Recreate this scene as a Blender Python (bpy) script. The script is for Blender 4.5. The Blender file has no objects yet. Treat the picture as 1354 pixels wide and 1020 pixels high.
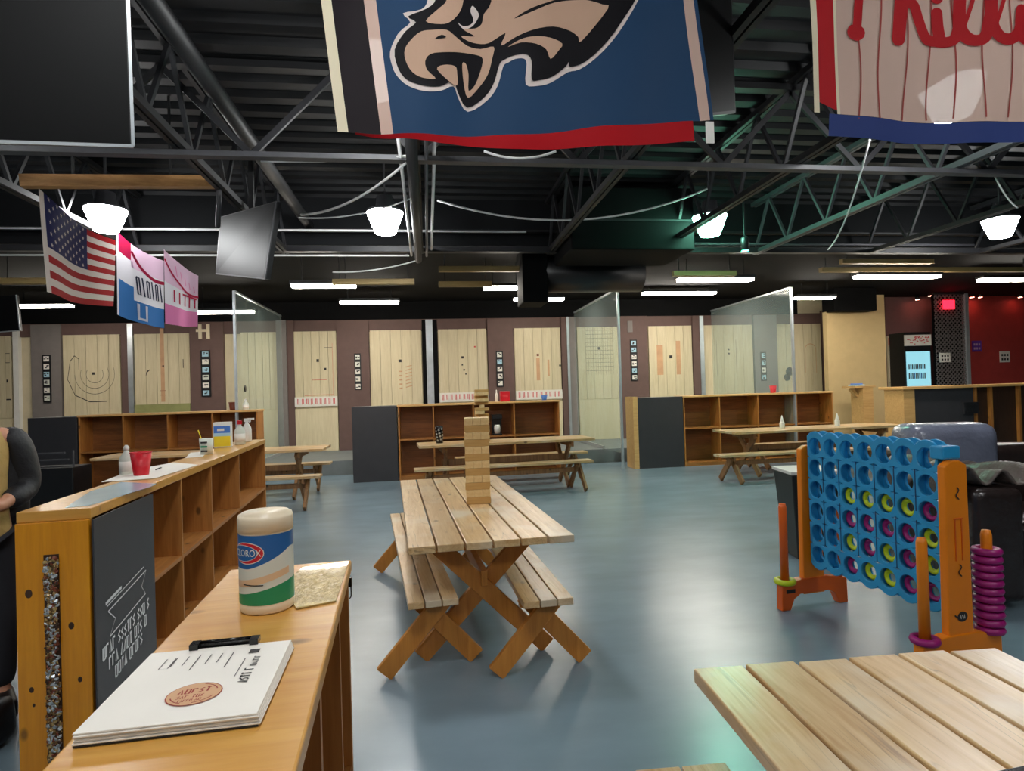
import bpy, bmesh, math, random
from mathutils import Vector, Matrix
from mathutils.geometry import tessellate_polygon
random.seed(7)
R = math.radians
sc = bpy.context.scene
COL = sc.collection

# ------------------------------------------------------------------ camera
F, H = 800.0, 1.53
YAW, PIT, ROLL = R(8), 0.01, 0.03
CAM = Vector((0, 0, H))
fw = Vector((math.sin(YAW) * math.cos(PIT), math.cos(YAW) * math.cos(PIT), math.sin(PIT)))
_r0 = Vector((math.cos(YAW), -math.sin(YAW), 0)); _u0 = _r0.cross(fw)
rt = _r0 * math.cos(ROLL) - _u0 * math.sin(ROLL)
up = _u0 * math.cos(ROLL) + _r0 * math.sin(ROLL)
cd = bpy.data.cameras.new('camera'); cam = bpy.data.objects.new('camera', cd); COL.objects.link(cam)
cd.sensor_width = 36; cd.lens = 36 * F / 1354; cd.clip_start = 0.02; cd.clip_end = 200
m = Matrix((rt, up, -fw)).transposed().to_4x4(); m.translation = CAM
cam.matrix_world = m
sc.camera = cam

def ray(px, py): return fw + rt * ((px - 677) / F) - up * ((py - 510) / F)
def G(px, py, z=0.0):
    d = ray(px, py); return CAM + d * ((z - H) / d.z)
def D(px, py, dep): return CAM + ray(px, py) * dep
def Yp(px, py, Y):
    d = ray(px, py); return CAM + d * (Y / d.y)

# ------------------------------------------------------------------ materials
def lin(c):
    f = lambda v: v / 12.92 if v <= .04045 else ((v + .055) / 1.055) ** 2.4
    return tuple(f(v / 255) for v in c) + (1,)
M = {}
def base_mat(name):
    m = bpy.data.materials.new(name); m.use_nodes = True
    nt = m.node_tree; b = nt.nodes['Principled BSDF']
    return m, nt, b
def N(nt, t, **kw):
    n = nt.nodes.new(t)
    for k, v in kw.items(): setattr(n, k, v)
    return n
def plain(name, c, rough=.5, metal=0, var=.08, scale=6, bump=0.0, bscale=60, spec=.5, coat=0):
    m, nt, b = base_mat(name)
    tc = N(nt, 'ShaderNodeTexCoord'); no = N(nt, 'ShaderNodeTexNoise'); no.inputs['Scale'].default_value = scale
    no.inputs['Detail'].default_value = 5
    nt.links.new(tc.outputs['Object'], no.inputs['Vector'])
    hs = N(nt, 'ShaderNodeHueSaturation'); hs.inputs['Color'].default_value = lin(c)
    mr = N(nt, 'ShaderNodeMapRange'); mr.inputs['To Min'].default_value = 1 - var * 1.5; mr.inputs['To Max'].default_value = 1 + var * 1.5
    mr.inputs['From Min'].default_value = .25; mr.inputs['From Max'].default_value = .75
    nt.links.new(no.outputs['Fac'], mr.inputs['Value']); nt.links.new(mr.outputs['Result'], hs.inputs['Value'])
    nt.links.new(hs.outputs['Color'], b.inputs['Base Color'])
    b.inputs['Roughness'].default_value = rough; b.inputs['Metallic'].default_value = metal
    b.inputs['Specular IOR Level'].default_value = spec; b.inputs['Coat Weight'].default_value = coat
    if bump:
        n2 = N(nt, 'ShaderNodeTexNoise'); n2.inputs['Scale'].default_value = bscale; n2.inputs['Detail'].default_value = 4
        nt.links.new(tc.outputs['Object'], n2.inputs['Vector'])
        bp = N(nt, 'ShaderNodeBump'); bp.inputs['Strength'].default_value = bump; bp.inputs['Distance'].default_value = .02
        nt.links.new(n2.outputs['Fac'], bp.inputs['Height']); nt.links.new(bp.outputs['Normal'], b.inputs['Normal'])
    M[name] = m; return m
def wood(name, c1, c2, axis='Y', rough=.45, dens=1.0, knots=True, coat=0.0, isl=.22, spec=.5, wear=None, lines=None):
    m, nt, b = base_mat(name); L = nt.links.new
    tc = N(nt, 'ShaderNodeTexCoord'); geo = N(nt, 'ShaderNodeNewGeometry')
    mp = N(nt, 'ShaderNodeMapping')
    s = {'X': (1.1, 14, 14), 'Y': (14, 1.1, 14), 'Z': (14, 14, 1.1)}[axis]
    mp.inputs['Scale'].default_value = [v * dens for v in s]
    cmb = N(nt, 'ShaderNodeCombineXYZ'); mu = N(nt, 'ShaderNodeMath', operation='MULTIPLY'); mu.inputs[1].default_value = 37
    L(geo.outputs['Random Per Island'], mu.inputs[0])
    for k in range(3): L(mu.outputs[0], cmb.inputs[k])
    ad = N(nt, 'ShaderNodeVectorMath', operation='ADD'); L(tc.outputs['Object'], ad.inputs[0]); L(cmb.outputs[0], ad.inputs[1])
    L(ad.outputs[0], mp.inputs['Vector'])
    no = N(nt, 'ShaderNodeTexNoise'); no.inputs['Scale'].default_value = 1.6; no.inputs['Detail'].default_value = 6; no.inputs['Distortion'].default_value = 1.2
    L(mp.outputs[0], no.inputs['Vector'])
    fine = N(nt, 'ShaderNodeTexNoise'); fine.inputs['Scale'].default_value = 9; fine.inputs['Detail'].default_value = 3
    L(mp.outputs[0], fine.inputs['Vector'])
    mixf = N(nt, 'ShaderNodeMath', operation='MULTIPLY_ADD'); mixf.inputs[1].default_value = .35; L(fine.outputs['Fac'], mixf.inputs[0]); L(no.outputs['Fac'], mixf.inputs[2])
    cr = N(nt, 'ShaderNodeValToRGB'); cr.color_ramp.elements[0].position = .45; cr.color_ramp.elements[1].position = .95
    cr.color_ramp.elements[0].color = lin(c1); cr.color_ramp.elements[1].color = lin(c2)
    L(mixf.outputs[0], cr.inputs[0])
    col = cr.outputs['Color']
    if knots:
        mk = N(nt, 'ShaderNodeMapping'); sk = {'X': (.55, 1, 1), 'Y': (1, .55, 1), 'Z': (1, 1, .55)}[axis]
        mk.inputs['Scale'].default_value = sk; L(ad.outputs[0], mk.inputs['Vector'])
        vo = N(nt, 'ShaderNodeTexVoronoi'); vo.inputs['Scale'].default_value = 6.5; L(mk.outputs[0], vo.inputs['Vector'])
        kr = N(nt, 'ShaderNodeMapRange'); kr.inputs['From Min'].default_value = .07; kr.inputs['From Max'].default_value = .13
        kr.inputs['To Min'].default_value = .75; kr.inputs['To Max'].default_value = 0
        L(vo.outputs['Distance'], kr.inputs['Value'])
        mx = N(nt, 'ShaderNodeMix', data_type='RGBA'); L(kr.outputs[0], mx.inputs['Factor']); L(col, mx.inputs['A'])
        mx.inputs['B'].default_value = lin(tuple(int(v * .42) for v in c2)); col = mx.outputs['Result']
    if lines:
        nl = N(nt, 'ShaderNodeTexNoise'); nl.inputs['Scale'].default_value = .55; nl.inputs['Detail'].default_value = 2.5; nl.inputs['Distortion'].default_value = .6; L(mp.outputs[0], nl.inputs['Vector'])
        s1 = N(nt, 'ShaderNodeMath', operation='PINGPONG'); s1.inputs[1].default_value = .045; L(nl.outputs['Fac'], s1.inputs[0])
        lr = N(nt, 'ShaderNodeMapRange'); lr.inputs['From Min'].default_value = 0; lr.inputs['From Max'].default_value = .006; lr.inputs['To Min'].default_value = .6; lr.inputs['To Max'].default_value = 0; L(s1.outputs[0], lr.inputs['Value'])
        n4 = N(nt, 'ShaderNodeTexNoise'); n4.inputs['Scale'].default_value = 3.5; L(ad.outputs[0], n4.inputs['Vector'])
        m4 = N(nt, 'ShaderNodeMapRange'); m4.inputs['From Min'].default_value = .42; m4.inputs['From Max'].default_value = .6; L(n4.outputs['Fac'], m4.inputs['Value'])
        mm_ = N(nt, 'ShaderNodeMath', operation='MULTIPLY'); L(lr.outputs[0], mm_.inputs[0]); L(m4.outputs[0], mm_.inputs[1])
        ml = N(nt, 'ShaderNodeMix', data_type='RGBA'); L(mm_.outputs[0], ml.inputs['Factor']); L(col, ml.inputs['A']); ml.inputs['B'].default_value = lin(lines); col = ml.outputs['Result']
    if wear:
        nw = N(nt, 'ShaderNodeTexNoise'); nw.inputs['Scale'].default_value = 2.2; nw.inputs['Detail'].default_value = 7; L(ad.outputs[0], nw.inputs['Vector'])
        wr = N(nt, 'ShaderNodeMapRange'); wr.inputs['From Min'].default_value = .5; wr.inputs['From Max'].default_value = .66; wr.inputs['To Max'].default_value = .8
        L(nw.outputs['Fac'], wr.inputs['Value'])
        mw = N(nt, 'ShaderNodeMix', data_type='RGBA'); L(wr.outputs[0], mw.inputs['Factor']); L(col, mw.inputs['A']); mw.inputs['B'].default_value = lin(wear); col = mw.outputs['Result']
    hs = N(nt, 'ShaderNodeHueSaturation'); L(col, hs.inputs['Color'])
    mr = N(nt, 'ShaderNodeMapRange'); mr.inputs['To Min'].default_value = 1 - isl; mr.inputs['To Max'].default_value = 1 + isl
    L(geo.outputs['Random Per Island'], mr.inputs['Value']); L(mr.outputs[0], hs.inputs['Value'])
    L(hs.outputs['Color'], b.inputs['Base Color'])
    bp = N(nt, 'ShaderNodeBump'); bp.inputs['Strength'].default_value = .15; bp.inputs['Distance'].default_value = .004
    L(mixf.outputs[0], bp.inputs['Height']); L(bp.outputs['Normal'], b.inputs['Normal'])
    b.inputs['Roughness'].default_value = rough; b.inputs['Coat Weight'].default_value = coat; b.inputs['Coat Roughness'].default_value = .25
    b.inputs['Specular IOR Level'].default_value = spec
    M[name] = m; return m
def emit(name, c, s):
    m, nt, b = base_mat(name)
    b.inputs['Base Color'].default_value = lin(c); b.inputs['Emission Color'].default_value = lin(c); b.inputs['Emission Strength'].default_value = s
    M[name] = m; return m
def cloth(name, c, trans=.12, see=.02, rough=.45):
    m, nt, b = base_mat(name); L = nt.links.new
    b.inputs['Base Color'].default_value = lin(c); b.inputs['Roughness'].default_value = .65; b.inputs['Specular IOR Level'].default_value = .15
    tl = N(nt, 'ShaderNodeBsdfTranslucent'); tl.inputs['Color'].default_value = lin(c)
    tp = N(nt, 'ShaderNodeBsdfTransparent')
    m1 = N(nt, 'ShaderNodeMixShader'); m1.inputs[0].default_value = trans
    m2 = N(nt, 'ShaderNodeMixShader'); m2.inputs[0].default_value = see
    L(b.outputs[0], m1.inputs[1]); L(tl.outputs[0], m1.inputs[2]); L(m1.outputs[0], m2.inputs[1]); L(tp.outputs[0], m2.inputs[2])
    tc = N(nt, 'ShaderNodeTexCoord'); no = N(nt, 'ShaderNodeTexNoise'); no.inputs['Scale'].default_value = 3; no.inputs['Detail'].default_value = 2
    L(tc.outputs['Object'], no.inputs['Vector'])
    bp = N(nt, 'ShaderNodeBump'); bp.inputs['Strength'].default_value = .25; bp.inputs['Distance'].default_value = .05
    L(no.outputs['Fac'], bp.inputs['Height']); L(bp.outputs[0], b.inputs['Normal'])
    L(m2.outputs[0], nt.nodes['Material Output'].inputs['Surface'])
    M[name] = m; return m

# floor: blue grey painted concrete with wear
def floor_mat():
    m, nt, b = base_mat('painted_floor'); L = nt.links.new
    tc = N(nt, 'ShaderNodeTexCoord')
    n1 = N(nt, 'ShaderNodeTexNoise'); n1.inputs['Scale'].default_value = .55; n1.inputs['Detail'].default_value = 6
    n2 = N(nt, 'ShaderNodeTexNoise'); n2.inputs['Scale'].default_value = 3.2; n2.inputs['Detail'].default_value = 4; n2.inputs['Roughness'].default_value = .55
    mp = N(nt, 'ShaderNodeMapping'); mp.inputs['Scale'].default_value = (.5, 1.2, 1); mp.inputs['Rotation'].default_value = (0, 0, .3)
    L(tc.outputs['Object'], n1.inputs['Vector']); L(tc.outputs['Object'], mp.inputs[0]); L(mp.outputs[0], n2.inputs['Vector'])
    c1 = N(nt, 'ShaderNodeValToRGB'); c1.color_ramp.elements[0].position = .35; c1.color_ramp.elements[1].position = .7
    c1.color_ramp.elements[0].color = lin((118, 138, 150)); c1.color_ramp.elements[1].color = lin((134, 156, 168))
    L(n1.outputs['Fac'], c1.inputs[0])
    c2 = N(nt, 'ShaderNodeValToRGB'); c2.color_ramp.elements[0].position = .3; c2.color_ramp.elements[1].position = .8
    c2.color_ramp.elements[0].color = (.88, .88, .88, 1); c2.color_ramp.elements[1].color = (1.06, 1.06, 1.06, 1)
    L(n2.outputs['Fac'], c2.inputs[0])
    mx = N(nt, 'ShaderNodeMix', data_type='RGBA', blend_type='MULTIPLY'); mx.inputs['Factor'].default_value = 1
    L(c1.outputs[0], mx.inputs['A']); L(c2.outputs[0], mx.inputs['B'])
    L(mx.outputs['Result'], b.inputs['Base Color'])
    b.inputs['Roughness'].default_value = .27
    b.inputs['Specular IOR Level'].default_value = .6
    M['floor'] = m
floor_mat()

wood('table_top', (218, 186, 138), (184, 140, 86), 'Y', rough=.32, coat=.25, isl=.12, wear=(214, 200, 176), lines=(96, 62, 34))
wood('table_leg', (208, 140, 60), (182, 112, 40), 'Z', rough=.4, isl=.1)
wood('table_top_x', (206, 174, 128), (176, 134, 84), 'X', rough=.42, isl=.1)
wood('table_leg_dark', (158, 114, 68), (116, 78, 46), 'Z', rough=.5, isl=.1)
wood('amber', (226, 150, 24), (206, 128, 14), 'Z', rough=.32, isl=.05, coat=.3)
wood('counter', (214, 160, 76), (196, 136, 54), 'Y', rough=.3, isl=.05, coat=.35)
wood('cubby_x', (184, 124, 62), (150, 92, 40), 'X', rough=.45, isl=.1)
wood('cubby_z', (190, 128, 62), (156, 96, 40), 'Z', rough=.45, isl=.12)
wood('cubby_back', (150, 92, 40), (112, 64, 24), 'X', rough=.55, isl=.1, knots=False)
wood('cubby_edge', (222, 178, 116), (200, 150, 88), 'X', rough=.45, isl=.05, knots=False)
wood('block', (210, 166, 100), (186, 138, 72), 'X', rough=.5, knots=False, isl=.015)
wood('block_pale', (242, 210, 152), (226, 188, 126), 'X', rough=.5, knots=False, isl=.015)
wood('target', (224, 210, 176), (206, 190, 152), 'Z', rough=.6, dens=.6, knots=False, isl=.06)
wood('beam_wood', (200, 150, 92), (170, 118, 66), 'X', rough=.55, knots=False)
wood('beam_tan', (176, 150, 96), (150, 124, 76), 'X', rough=.6, knots=False)
wood('dark_wood', (70, 44, 28), (48, 30, 18), 'Z', rough=.5, knots=False)
plain('deck', (18, 18, 20), .6, var=.15, spec=.35)
plain('black_steel', (17, 17, 19), .55, var=.15)
plain('grey_steel', (74, 74, 78), .5, var=.12)
plain('mid_steel', (33, 33, 36), .55, var=.12)
plain('black_paint', (11, 11, 12), .8, spec=.15)
plain('bulkhead', (19, 20, 22), .8, var=.06, scale=1.2, spec=.2)
plain('chalkboard', (58, 57, 60), .38, var=.05)
plain('chalk', (225, 225, 225), .8)
plain('panel_brown', (104, 80, 74), .7, var=.05)
plain('panel_grey', (128, 120, 116), .7, var=.05)
plain('tan_wall', (206, 178, 128), .8, var=.03)
plain('cream_wall', (210, 196, 164), .8, var=.04)
plain('red_wall', (178, 60, 54), .75, var=.06)
plain('maroon_wall', (122, 84, 82), .75, var=.05)
plain('side_wall', (70, 66, 64), .8)
plain('lane_floor', (122, 128, 128), .6, var=.06)
plain('silver', (190, 196, 200), .35, metal=.6)
plain('white_paper', (236, 230, 220), .6, var=.03)
plain('white_plastic', (235, 232, 225), .35, var=.03)
plain('cream_plastic', (238, 220, 190), .35, var=.02)
plain('ink', (40, 36, 36), .7)
plain('black_gloss', (14, 14, 16), .15)
plain('tv_screen', (10, 10, 11), .45, var=.02, spec=.16)
plain('black_plastic', (24, 24, 26), .4)
plain('red_plastic', (206, 30, 44), .35, var=.04)
plain('red_ink', (214, 60, 66), .7, var=.05)
plain('blue_plastic', (44, 152, 206), .36, var=.04)
plain('orange_plastic', (240, 134, 14), .4, var=.04)
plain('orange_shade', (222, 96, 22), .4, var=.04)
plain('magenta', (158, 26, 112), .35, var=.05)
plain('lime', (196, 214, 30), .35, var=.05)
plain('blue_label', (36, 96, 160), .35, var=.03)
plain('green_label', (34, 140, 92), .35, var=.05)
plain('pale_label', (216, 218, 206), .4, var=.04)
plain('peach_label', (226, 190, 150), .4)
plain('yellow', (236, 206, 40), .4)
plain('sky_blue', (70, 120, 200), .4)
plain('brown_plastic', (120, 56, 30), .4)
plain('tan_sticker', (206, 160, 120), .6)
plain('maroon_ink', (150, 50, 40), .7)
plain('leather', (44, 34, 32), .28, bump=.5, bscale=14, coat=.3)
plain('leather_blue', (116, 121, 140), .3, bump=1.0, bscale=7, coat=.3)
plain('blanket', (96, 84, 78), .4, bump=1.0, bscale=12)
plain('crumple', (60, 60, 70), .3, bump=1.0, bscale=30, var=.6, scale=40)
plain('cap_metal', (150, 120, 80), .3, metal=.8, var=.6, scale=90)
plain('epoxy', (205, 176, 110), .25, bump=.5, bscale=50, var=.2, scale=30, coat=.5)
plain('cable_white', (220, 220, 220), .5)
plain('purple', (110, 60, 170), .5)
plain('skin', (196, 140, 110), .5)
plain('hair', (120, 86, 50), .5, var=.2, scale=30)
plain('jacket', (26, 26, 30), .6, bump=.4, bscale=20)
plain('shirt', (190, 156, 92), .7, bump=.5, bscale=18)
plain('trousers', (34, 34, 40), .8)
plain('light_blue', (170, 206, 222), .5)
plain('grey_blue', (150, 186, 206), .22, var=.05, coat=.5)
plain('fridge_glass', (150, 186, 196), .2)
emit('fridge_lit', (140, 200, 215), .35)
emit('lamp_white', (248, 250, 250), 26)
emit('lamp_green', (150, 255, 215), 26)
emit('fill_green', (40, 255, 150), 22)
emit('tube_white', (255, 246, 232), 24)
emit('tube_cool', (235, 240, 255), 8)
emit('spot_red', (255, 150, 130), 20)
emit('sign_red', (255, 30, 50), 1.6)
for n, c, t, s in (('flag_blue', (38, 66, 98), .07, .0), ('flag_black', (32, 26, 30), .05, .0), ('flag_white', (204, 174, 160), .14, .003),
                   ('flag_cream', (226, 214, 186), .1, .0), ('flag_red', (176, 22, 30), .08, .0), ('flag_navy', (48, 64, 120), .1, .005),
                   ('emblem_black', (20, 18, 22), .03, 0), ('emblem_tan', (206, 170, 146), .12, .0), ('emblem_silver', (226, 212, 206), .1, .0),
                   ('us_blue', (30, 34, 84), .15, .0), ('us_white', (214, 202, 194), .22, .0), ('us_red', (158, 22, 28), .22, .0),
                   ('banner_pink', (224, 130, 180), .35, .0), ('banner_lilac', (226, 190, 214), .3, .0), ('banner_white', (226, 222, 230), .3, 0),
                   ('banner_blue', (60, 116, 180), .25, 0), ('banner_crimson', (170, 30, 70), .25, 0), ('banner_ink', (40, 44, 70), .1, 0)):
    cloth(n, c, t, s)
def glass_mat():
    m, nt, b = base_mat('clear_plastic'); L = nt.links.new
    b.inputs['Base Color'].default_value = lin((205, 222, 220)); b.inputs['Roughness'].default_value = .12
    tp = N(nt, 'ShaderNodeBsdfTransparent'); tp.inputs['Color'].default_value = (.93, .97, .96, 1)
    mx = N(nt, 'ShaderNodeMixShader'); mx.inputs[0].default_value = .14
    L(tp.outputs[0], mx.inputs[1]); L(b.outputs[0], mx.inputs[2]); L(mx.outputs[0], nt.nodes['Material Output'].inputs['Surface'])
    M['clear_plastic'] = m
glass_mat()
def mesh_panel_mat():
    m, nt, b = base_mat('expanded_metal'); L = nt.links.new
    b.inputs['Base Color'].default_value = lin((150, 140, 138)); b.inputs['Metallic'].default_value = .5; b.inputs['Roughness'].default_value = .45
    M['expanded_metal'] = m
mesh_panel_mat()

# ------------------------------------------------------------------ mesh helpers
class MB:
    def __init__(s): s.bm = bmesh.new(); s.mats = []
    def mi(s, mat):
        mt = M[mat] if isinstance(mat, str) else mat
        if mt not in s.mats: s.mats.append(mt)
        return s.mats.index(mt)
    def faces(s, verts, faces, mat, T=None, smooth=False):
        k = s.mi(mat)
        vs = [s.bm.verts.new(T @ Vector(v) if T else v) for v in verts]
        for f in faces:
            try:
                fc = s.bm.faces.new([vs[i] for i in f]); fc.material_index = k; fc.smooth = smooth
            except ValueError: pass
        return s
    def box(s, c, d, mat, T=None, rz=0, rx=0, ry=0, taper=1.0):
        x, y, z = [v / 2 for v in d]
        vs = [(-x, -y, -z), (x, -y, -z), (x, y, -z), (-x, y, -z), (-x * taper, -y * taper, z), (x * taper, -y * taper, z), (x * taper, y * taper, z), (-x * taper, y * taper, z)]
        A = Matrix.Translation(c) @ Matrix.Rotation(rz, 4, 'Z') @ Matrix.Rotation(ry, 4, 'Y') @ Matrix.Rotation(rx, 4, 'X')
        if T: A = T @ A
        return s.faces(vs, [(0, 3, 2, 1), (4, 5, 6, 7), (0, 1, 5, 4), (1, 2, 6, 5), (2, 3, 7, 6), (3, 0, 4, 7)], mat, A)
    def bb(s, x0, x1, y0, y1, z0, z1, mat, T=None):
        return s.box(((x0 + x1) / 2, (y0 + y1) / 2, (z0 + z1) / 2), (x1 - x0, y1 - y0, z1 - z0), mat, T)
    def hexa(s, p, mat):  # 8 points: bottom 4 (ccw), top 4
        return s.faces(p, [(0, 3, 2, 1), (4, 5, 6, 7), (0, 1, 5, 4), (1, 2, 6, 5), (2, 3, 7, 6), (3, 0, 4, 7)], mat)
    def bar(s, a, b, w, t, mat, side=None):  # rectangular bar from a to b, w along side, t across
        a, b = Vector(a), Vector(b); d = (b - a).normalized()
        sd = Vector(side) if side else (Vector((0, 0, 1)) if abs(d.z) < .9 else Vector((1, 0, 0)))
        sd = (sd - d * sd.dot(d)).normalized(); n = d.cross(sd)
        sd = sd * w / 2; n = n * t / 2
        p = [a - sd - n, a + sd - n, a + sd + n, a - sd + n, b - sd - n, b + sd - n, b + sd + n, b - sd + n]
        return s.faces(p, [(0, 3, 2, 1), (4, 5, 6, 7), (0, 1, 5, 4), (1, 2, 6, 5), (2, 3, 7, 6), (3, 0, 4, 7)], mat)
    def lathe(s, prof, mat, c=(0, 0, 0), n=24, T=None, smooth=True, mats=None, cap=True):
        A = Matrix.Translation(c)
        if T: A = T @ A
        vs = []
        for r, z in prof:
            for i in range(n):
                a = 2 * math.pi * i / n; vs.append((r * math.cos(a), r * math.sin(a), z))
        V = [s.bm.verts.new(A @ Vector(v)) for v in vs]
        for j in range(len(prof) - 1):
            k = s.mi(mats[j] if mats else mat)
            for i in range(n):
                i2 = (i + 1) % n
                f = s.bm.faces.new((V[j * n + i], V[j * n + i2], V[(j + 1) * n + i2], V[(j + 1) * n + i])); f.smooth = smooth; f.material_index = k
        for j, rev in ((0, True), (len(prof) - 1, False)):
            if cap and prof[j][0] > 1e-4:
                ring = [V[j * n + i] for i in range(n)]
                if rev: ring.reverse()
                f = s.bm.faces.new(ring); f.material_index = s.mi(mats[min(j, len(prof) - 2)] if mats else mat)
        return s
    def tube(s, pts, r, mat, n=8, closed=False):
        pts = [Vector(p) for p in pts]; k = s.mi(mat); rings = []
        up0 = Vector((0, 0, 1))
        for i, p in enumerate(pts):
            a = pts[i - 1] if i else p; b = pts[i + 1] if i < len(pts) - 1 else p
            if closed: a = pts[i - 1]; b = pts[(i + 1) % len(pts)]
            d = (b - a).normalized()
            u = up0 if abs(d.z) < .95 else Vector((1, 0, 0))
            x = d.cross(u).normalized(); y = x.cross(d)
            rr = r[i] if isinstance(r, (list, tuple)) else r
            rings.append([s.bm.verts.new(p + (x * math.cos(2 * math.pi * j / n) + y * math.sin(2 * math.pi * j / n)) * rr) for j in range(n)])
        m_ = len(rings)
        for i in range(m_ if closed else m_ - 1):
            A, B = rings[i], rings[(i + 1) % m_]
            for j in range(n):
                f = s.bm.faces.new((A[j], A[(j + 1) % n], B[(j + 1) % n], B[j])); f.smooth = True; f.material_index = k
        if not closed:
            for rg in (rings[0][::-1], rings[-1]):
                f = s.bm.faces.new(rg); f.material_index = k
        return s
    def torus(s, c, R1, r, mat, n=28, k=10, T=None):
        pts = []
        mi = s.mi(mat); A = Matrix.Translation(c)
        if T: A = A @ T
        V = []
        for i in range(n):
            a = 2 * math.pi * i / n
            for j in range(k):
                b = 2 * math.pi * j / k
                V.append(s.bm.verts.new(A @ Vector(((R1 + r * math.cos(b)) * math.cos(a), (R1 + r * math.cos(b)) * math.sin(a), r * math.sin(b)))))
        for i in range(n):
            for j in range(k):
                f = s.bm.faces.new((V[i * k + j], V[((i + 1) % n) * k + j], V[((i + 1) % n) * k + (j + 1) % k], V[i * k + (j + 1) % k])); f.smooth = True; f.material_index = mi
        return s
    def prism(s, pts, d, mat, T=None):  # 2D polygon in local XZ, extruded along Y by d
        n = len(pts); bm2 = bmesh.new()
        vs = [bm2.verts.new((x, 0, z)) for x, z in pts]; f = bm2.faces.new(vs)
        r = bmesh.ops.extrude_face_region(bm2, geom=[f])
        for v in r['geom']:
            if isinstance(v, bmesh.types.BMVert): v.co.y += d
        bmesh.ops.recalc_face_normals(bm2, faces=bm2.faces)
        s.merge(bm2, mat, T); return s
    def merge(s, bm2, mat, T=None, smooth=False):
        k = s.mi(mat); mp = {}
        for v in bm2.verts: mp[v] = s.bm.verts.new(T @ v.co if T else v.co)
        for f in bm2.faces:
            try:
                nf = s.bm.faces.new([mp[v] for v in f.verts]); nf.material_index = k; nf.smooth = smooth
            except ValueError: pass
        bm2.free()
    def build(s, name, parent=None, bevel=0, solid=0, world=False, seg=2):
        if world and parent:
            s.bm.transform(parent_matrix(parent).inverted())
        me = bpy.data.meshes.new(name); s.bm.to_mesh(me); s.bm.free()
        for mt in s.mats: me.materials.append(mt)
        o = bpy.data.objects.new(name, me); COL.objects.link(o)
        if parent: o.parent = parent
        if bevel:
            b = o.modifiers.new('bevel', 'BEVEL'); b.width = bevel; b.segments = seg; b.limit_method = 'ANGLE'; b.angle_limit = R(40)
        if solid:
            b = o.modifiers.new('solid', 'SOLIDIFY'); b.thickness = solid; b.offset = 0
        return o
def parent_matrix(o):
    mm = Matrix.Translation(o.location) @ o.rotation_euler.to_matrix().to_4x4()
    return parent_matrix(o.parent) @ mm if o.parent else mm
def tag(o, label, cat, group=None, kind=None):
    o['label'] = label; o['category'] = cat
    if group: o['group'] = group
    if kind: o['kind'] = kind
    return o
def thing(name, label, cat, loc=(0, 0, 0), rz=0, group=None):
    o = bpy.data.objects.new(name, None); COL.objects.link(o); o.empty_display_size = .1
    o.location = loc; o.rotation_euler = (0, 0, rz)
    return tag(o, label, cat, group)
def struct(o): o['kind'] = 'structure'; return o
def dup(root, loc=None, rz=None, label=None, group=None):
    r = root.copy(); COL.objects.link(r)
    if loc is not None: r.location = loc
    if rz is not None: r.rotation_euler = (0, 0, rz)
    if label: r['label'] = label
    if group: r['group'] = group
    for ch in list(root.children):
        c = ch.copy(); COL.objects.link(c); c.parent = r
        for g in list(ch.children):
            d = g.copy(); COL.objects.link(d); d.parent = c
    return r
def setp(o, label=None, kind=None):
    if label: o['label'] = label
    if kind: o['kind'] = kind
    return o
def spline(pts, n=6, closed=False):
    out = []; P = [Vector(p) for p in pts]; L_ = len(P)
    for i in range(L_ if closed else L_ - 1):
        if closed: a, b, c, d = P[i - 1], P[i], P[(i + 1) % L_], P[(i + 2) % L_]
        else: a, b, c, d = P[max(i - 1, 0)], P[i], P[i + 1], P[min(i + 2, L_ - 1)]
        for k in range(n):
            t = k / n
            out.append(.5 * ((2 * b) + (c - a) * t + (2 * a - 5 * b + 4 * c - d) * t * t + (3 * b - a - 3 * c + d) * t ** 3))
    if not closed: out.append(P[-1])
    return out
def surf_poly(mb, pts, S, mat, step=None):
    """flat polygon in 2D, cut along a grid, then laid on the surface S(x,y)"""
    b = bmesh.new()
    V3 = [Vector((p[0], p[1], 0)) for p in pts]
    bv = [b.verts.new(v) for v in V3]
    for tri in tessellate_polygon([V3]):
        try: b.faces.new([bv[i] for i in tri])
        except ValueError: pass
    if step:
        for ax in (0, 1):
            lo = min(p[ax] for p in pts); hi = max(p[ax] for p in pts)
            k = math.floor(lo / step) + 1
            while k * step < hi:
                co = [0, 0, 0]; no = [0, 0, 0]; co[ax] = k * step; no[ax] = 1
                bmesh.ops.bisect_plane(b, geom=b.verts[:] + b.edges[:] + b.faces[:], plane_co=co, plane_no=no); k += 1
    for v in b.verts: v.co = S(v.co.x, v.co.y)
    mb.merge(b, mat)
def stroke_polys(pts, w, cap=True):
    pts = [Vector((p[0], p[1])) for p in pts]; out = []
    L_, R_ = [], []
    for i, p in enumerate(pts):
        a = pts[max(i - 1, 0)]; b = pts[min(i + 1, len(pts) - 1)]; d = (b - a).normalized(); n = Vector((-d.y, d.x)) * w / 2
        L_.append(p + n); R_.append(p - n)
    for i in range(len(pts) - 1): out.append([L_[i], L_[i + 1], R_[i + 1], R_[i]])
    if cap:
        for p in (pts[0], pts[-1]): out.append([p + Vector((math.cos(k * math.pi / 6), math.sin(k * math.pi / 6))) * w / 2 for k in range(12)])
    return out
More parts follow.
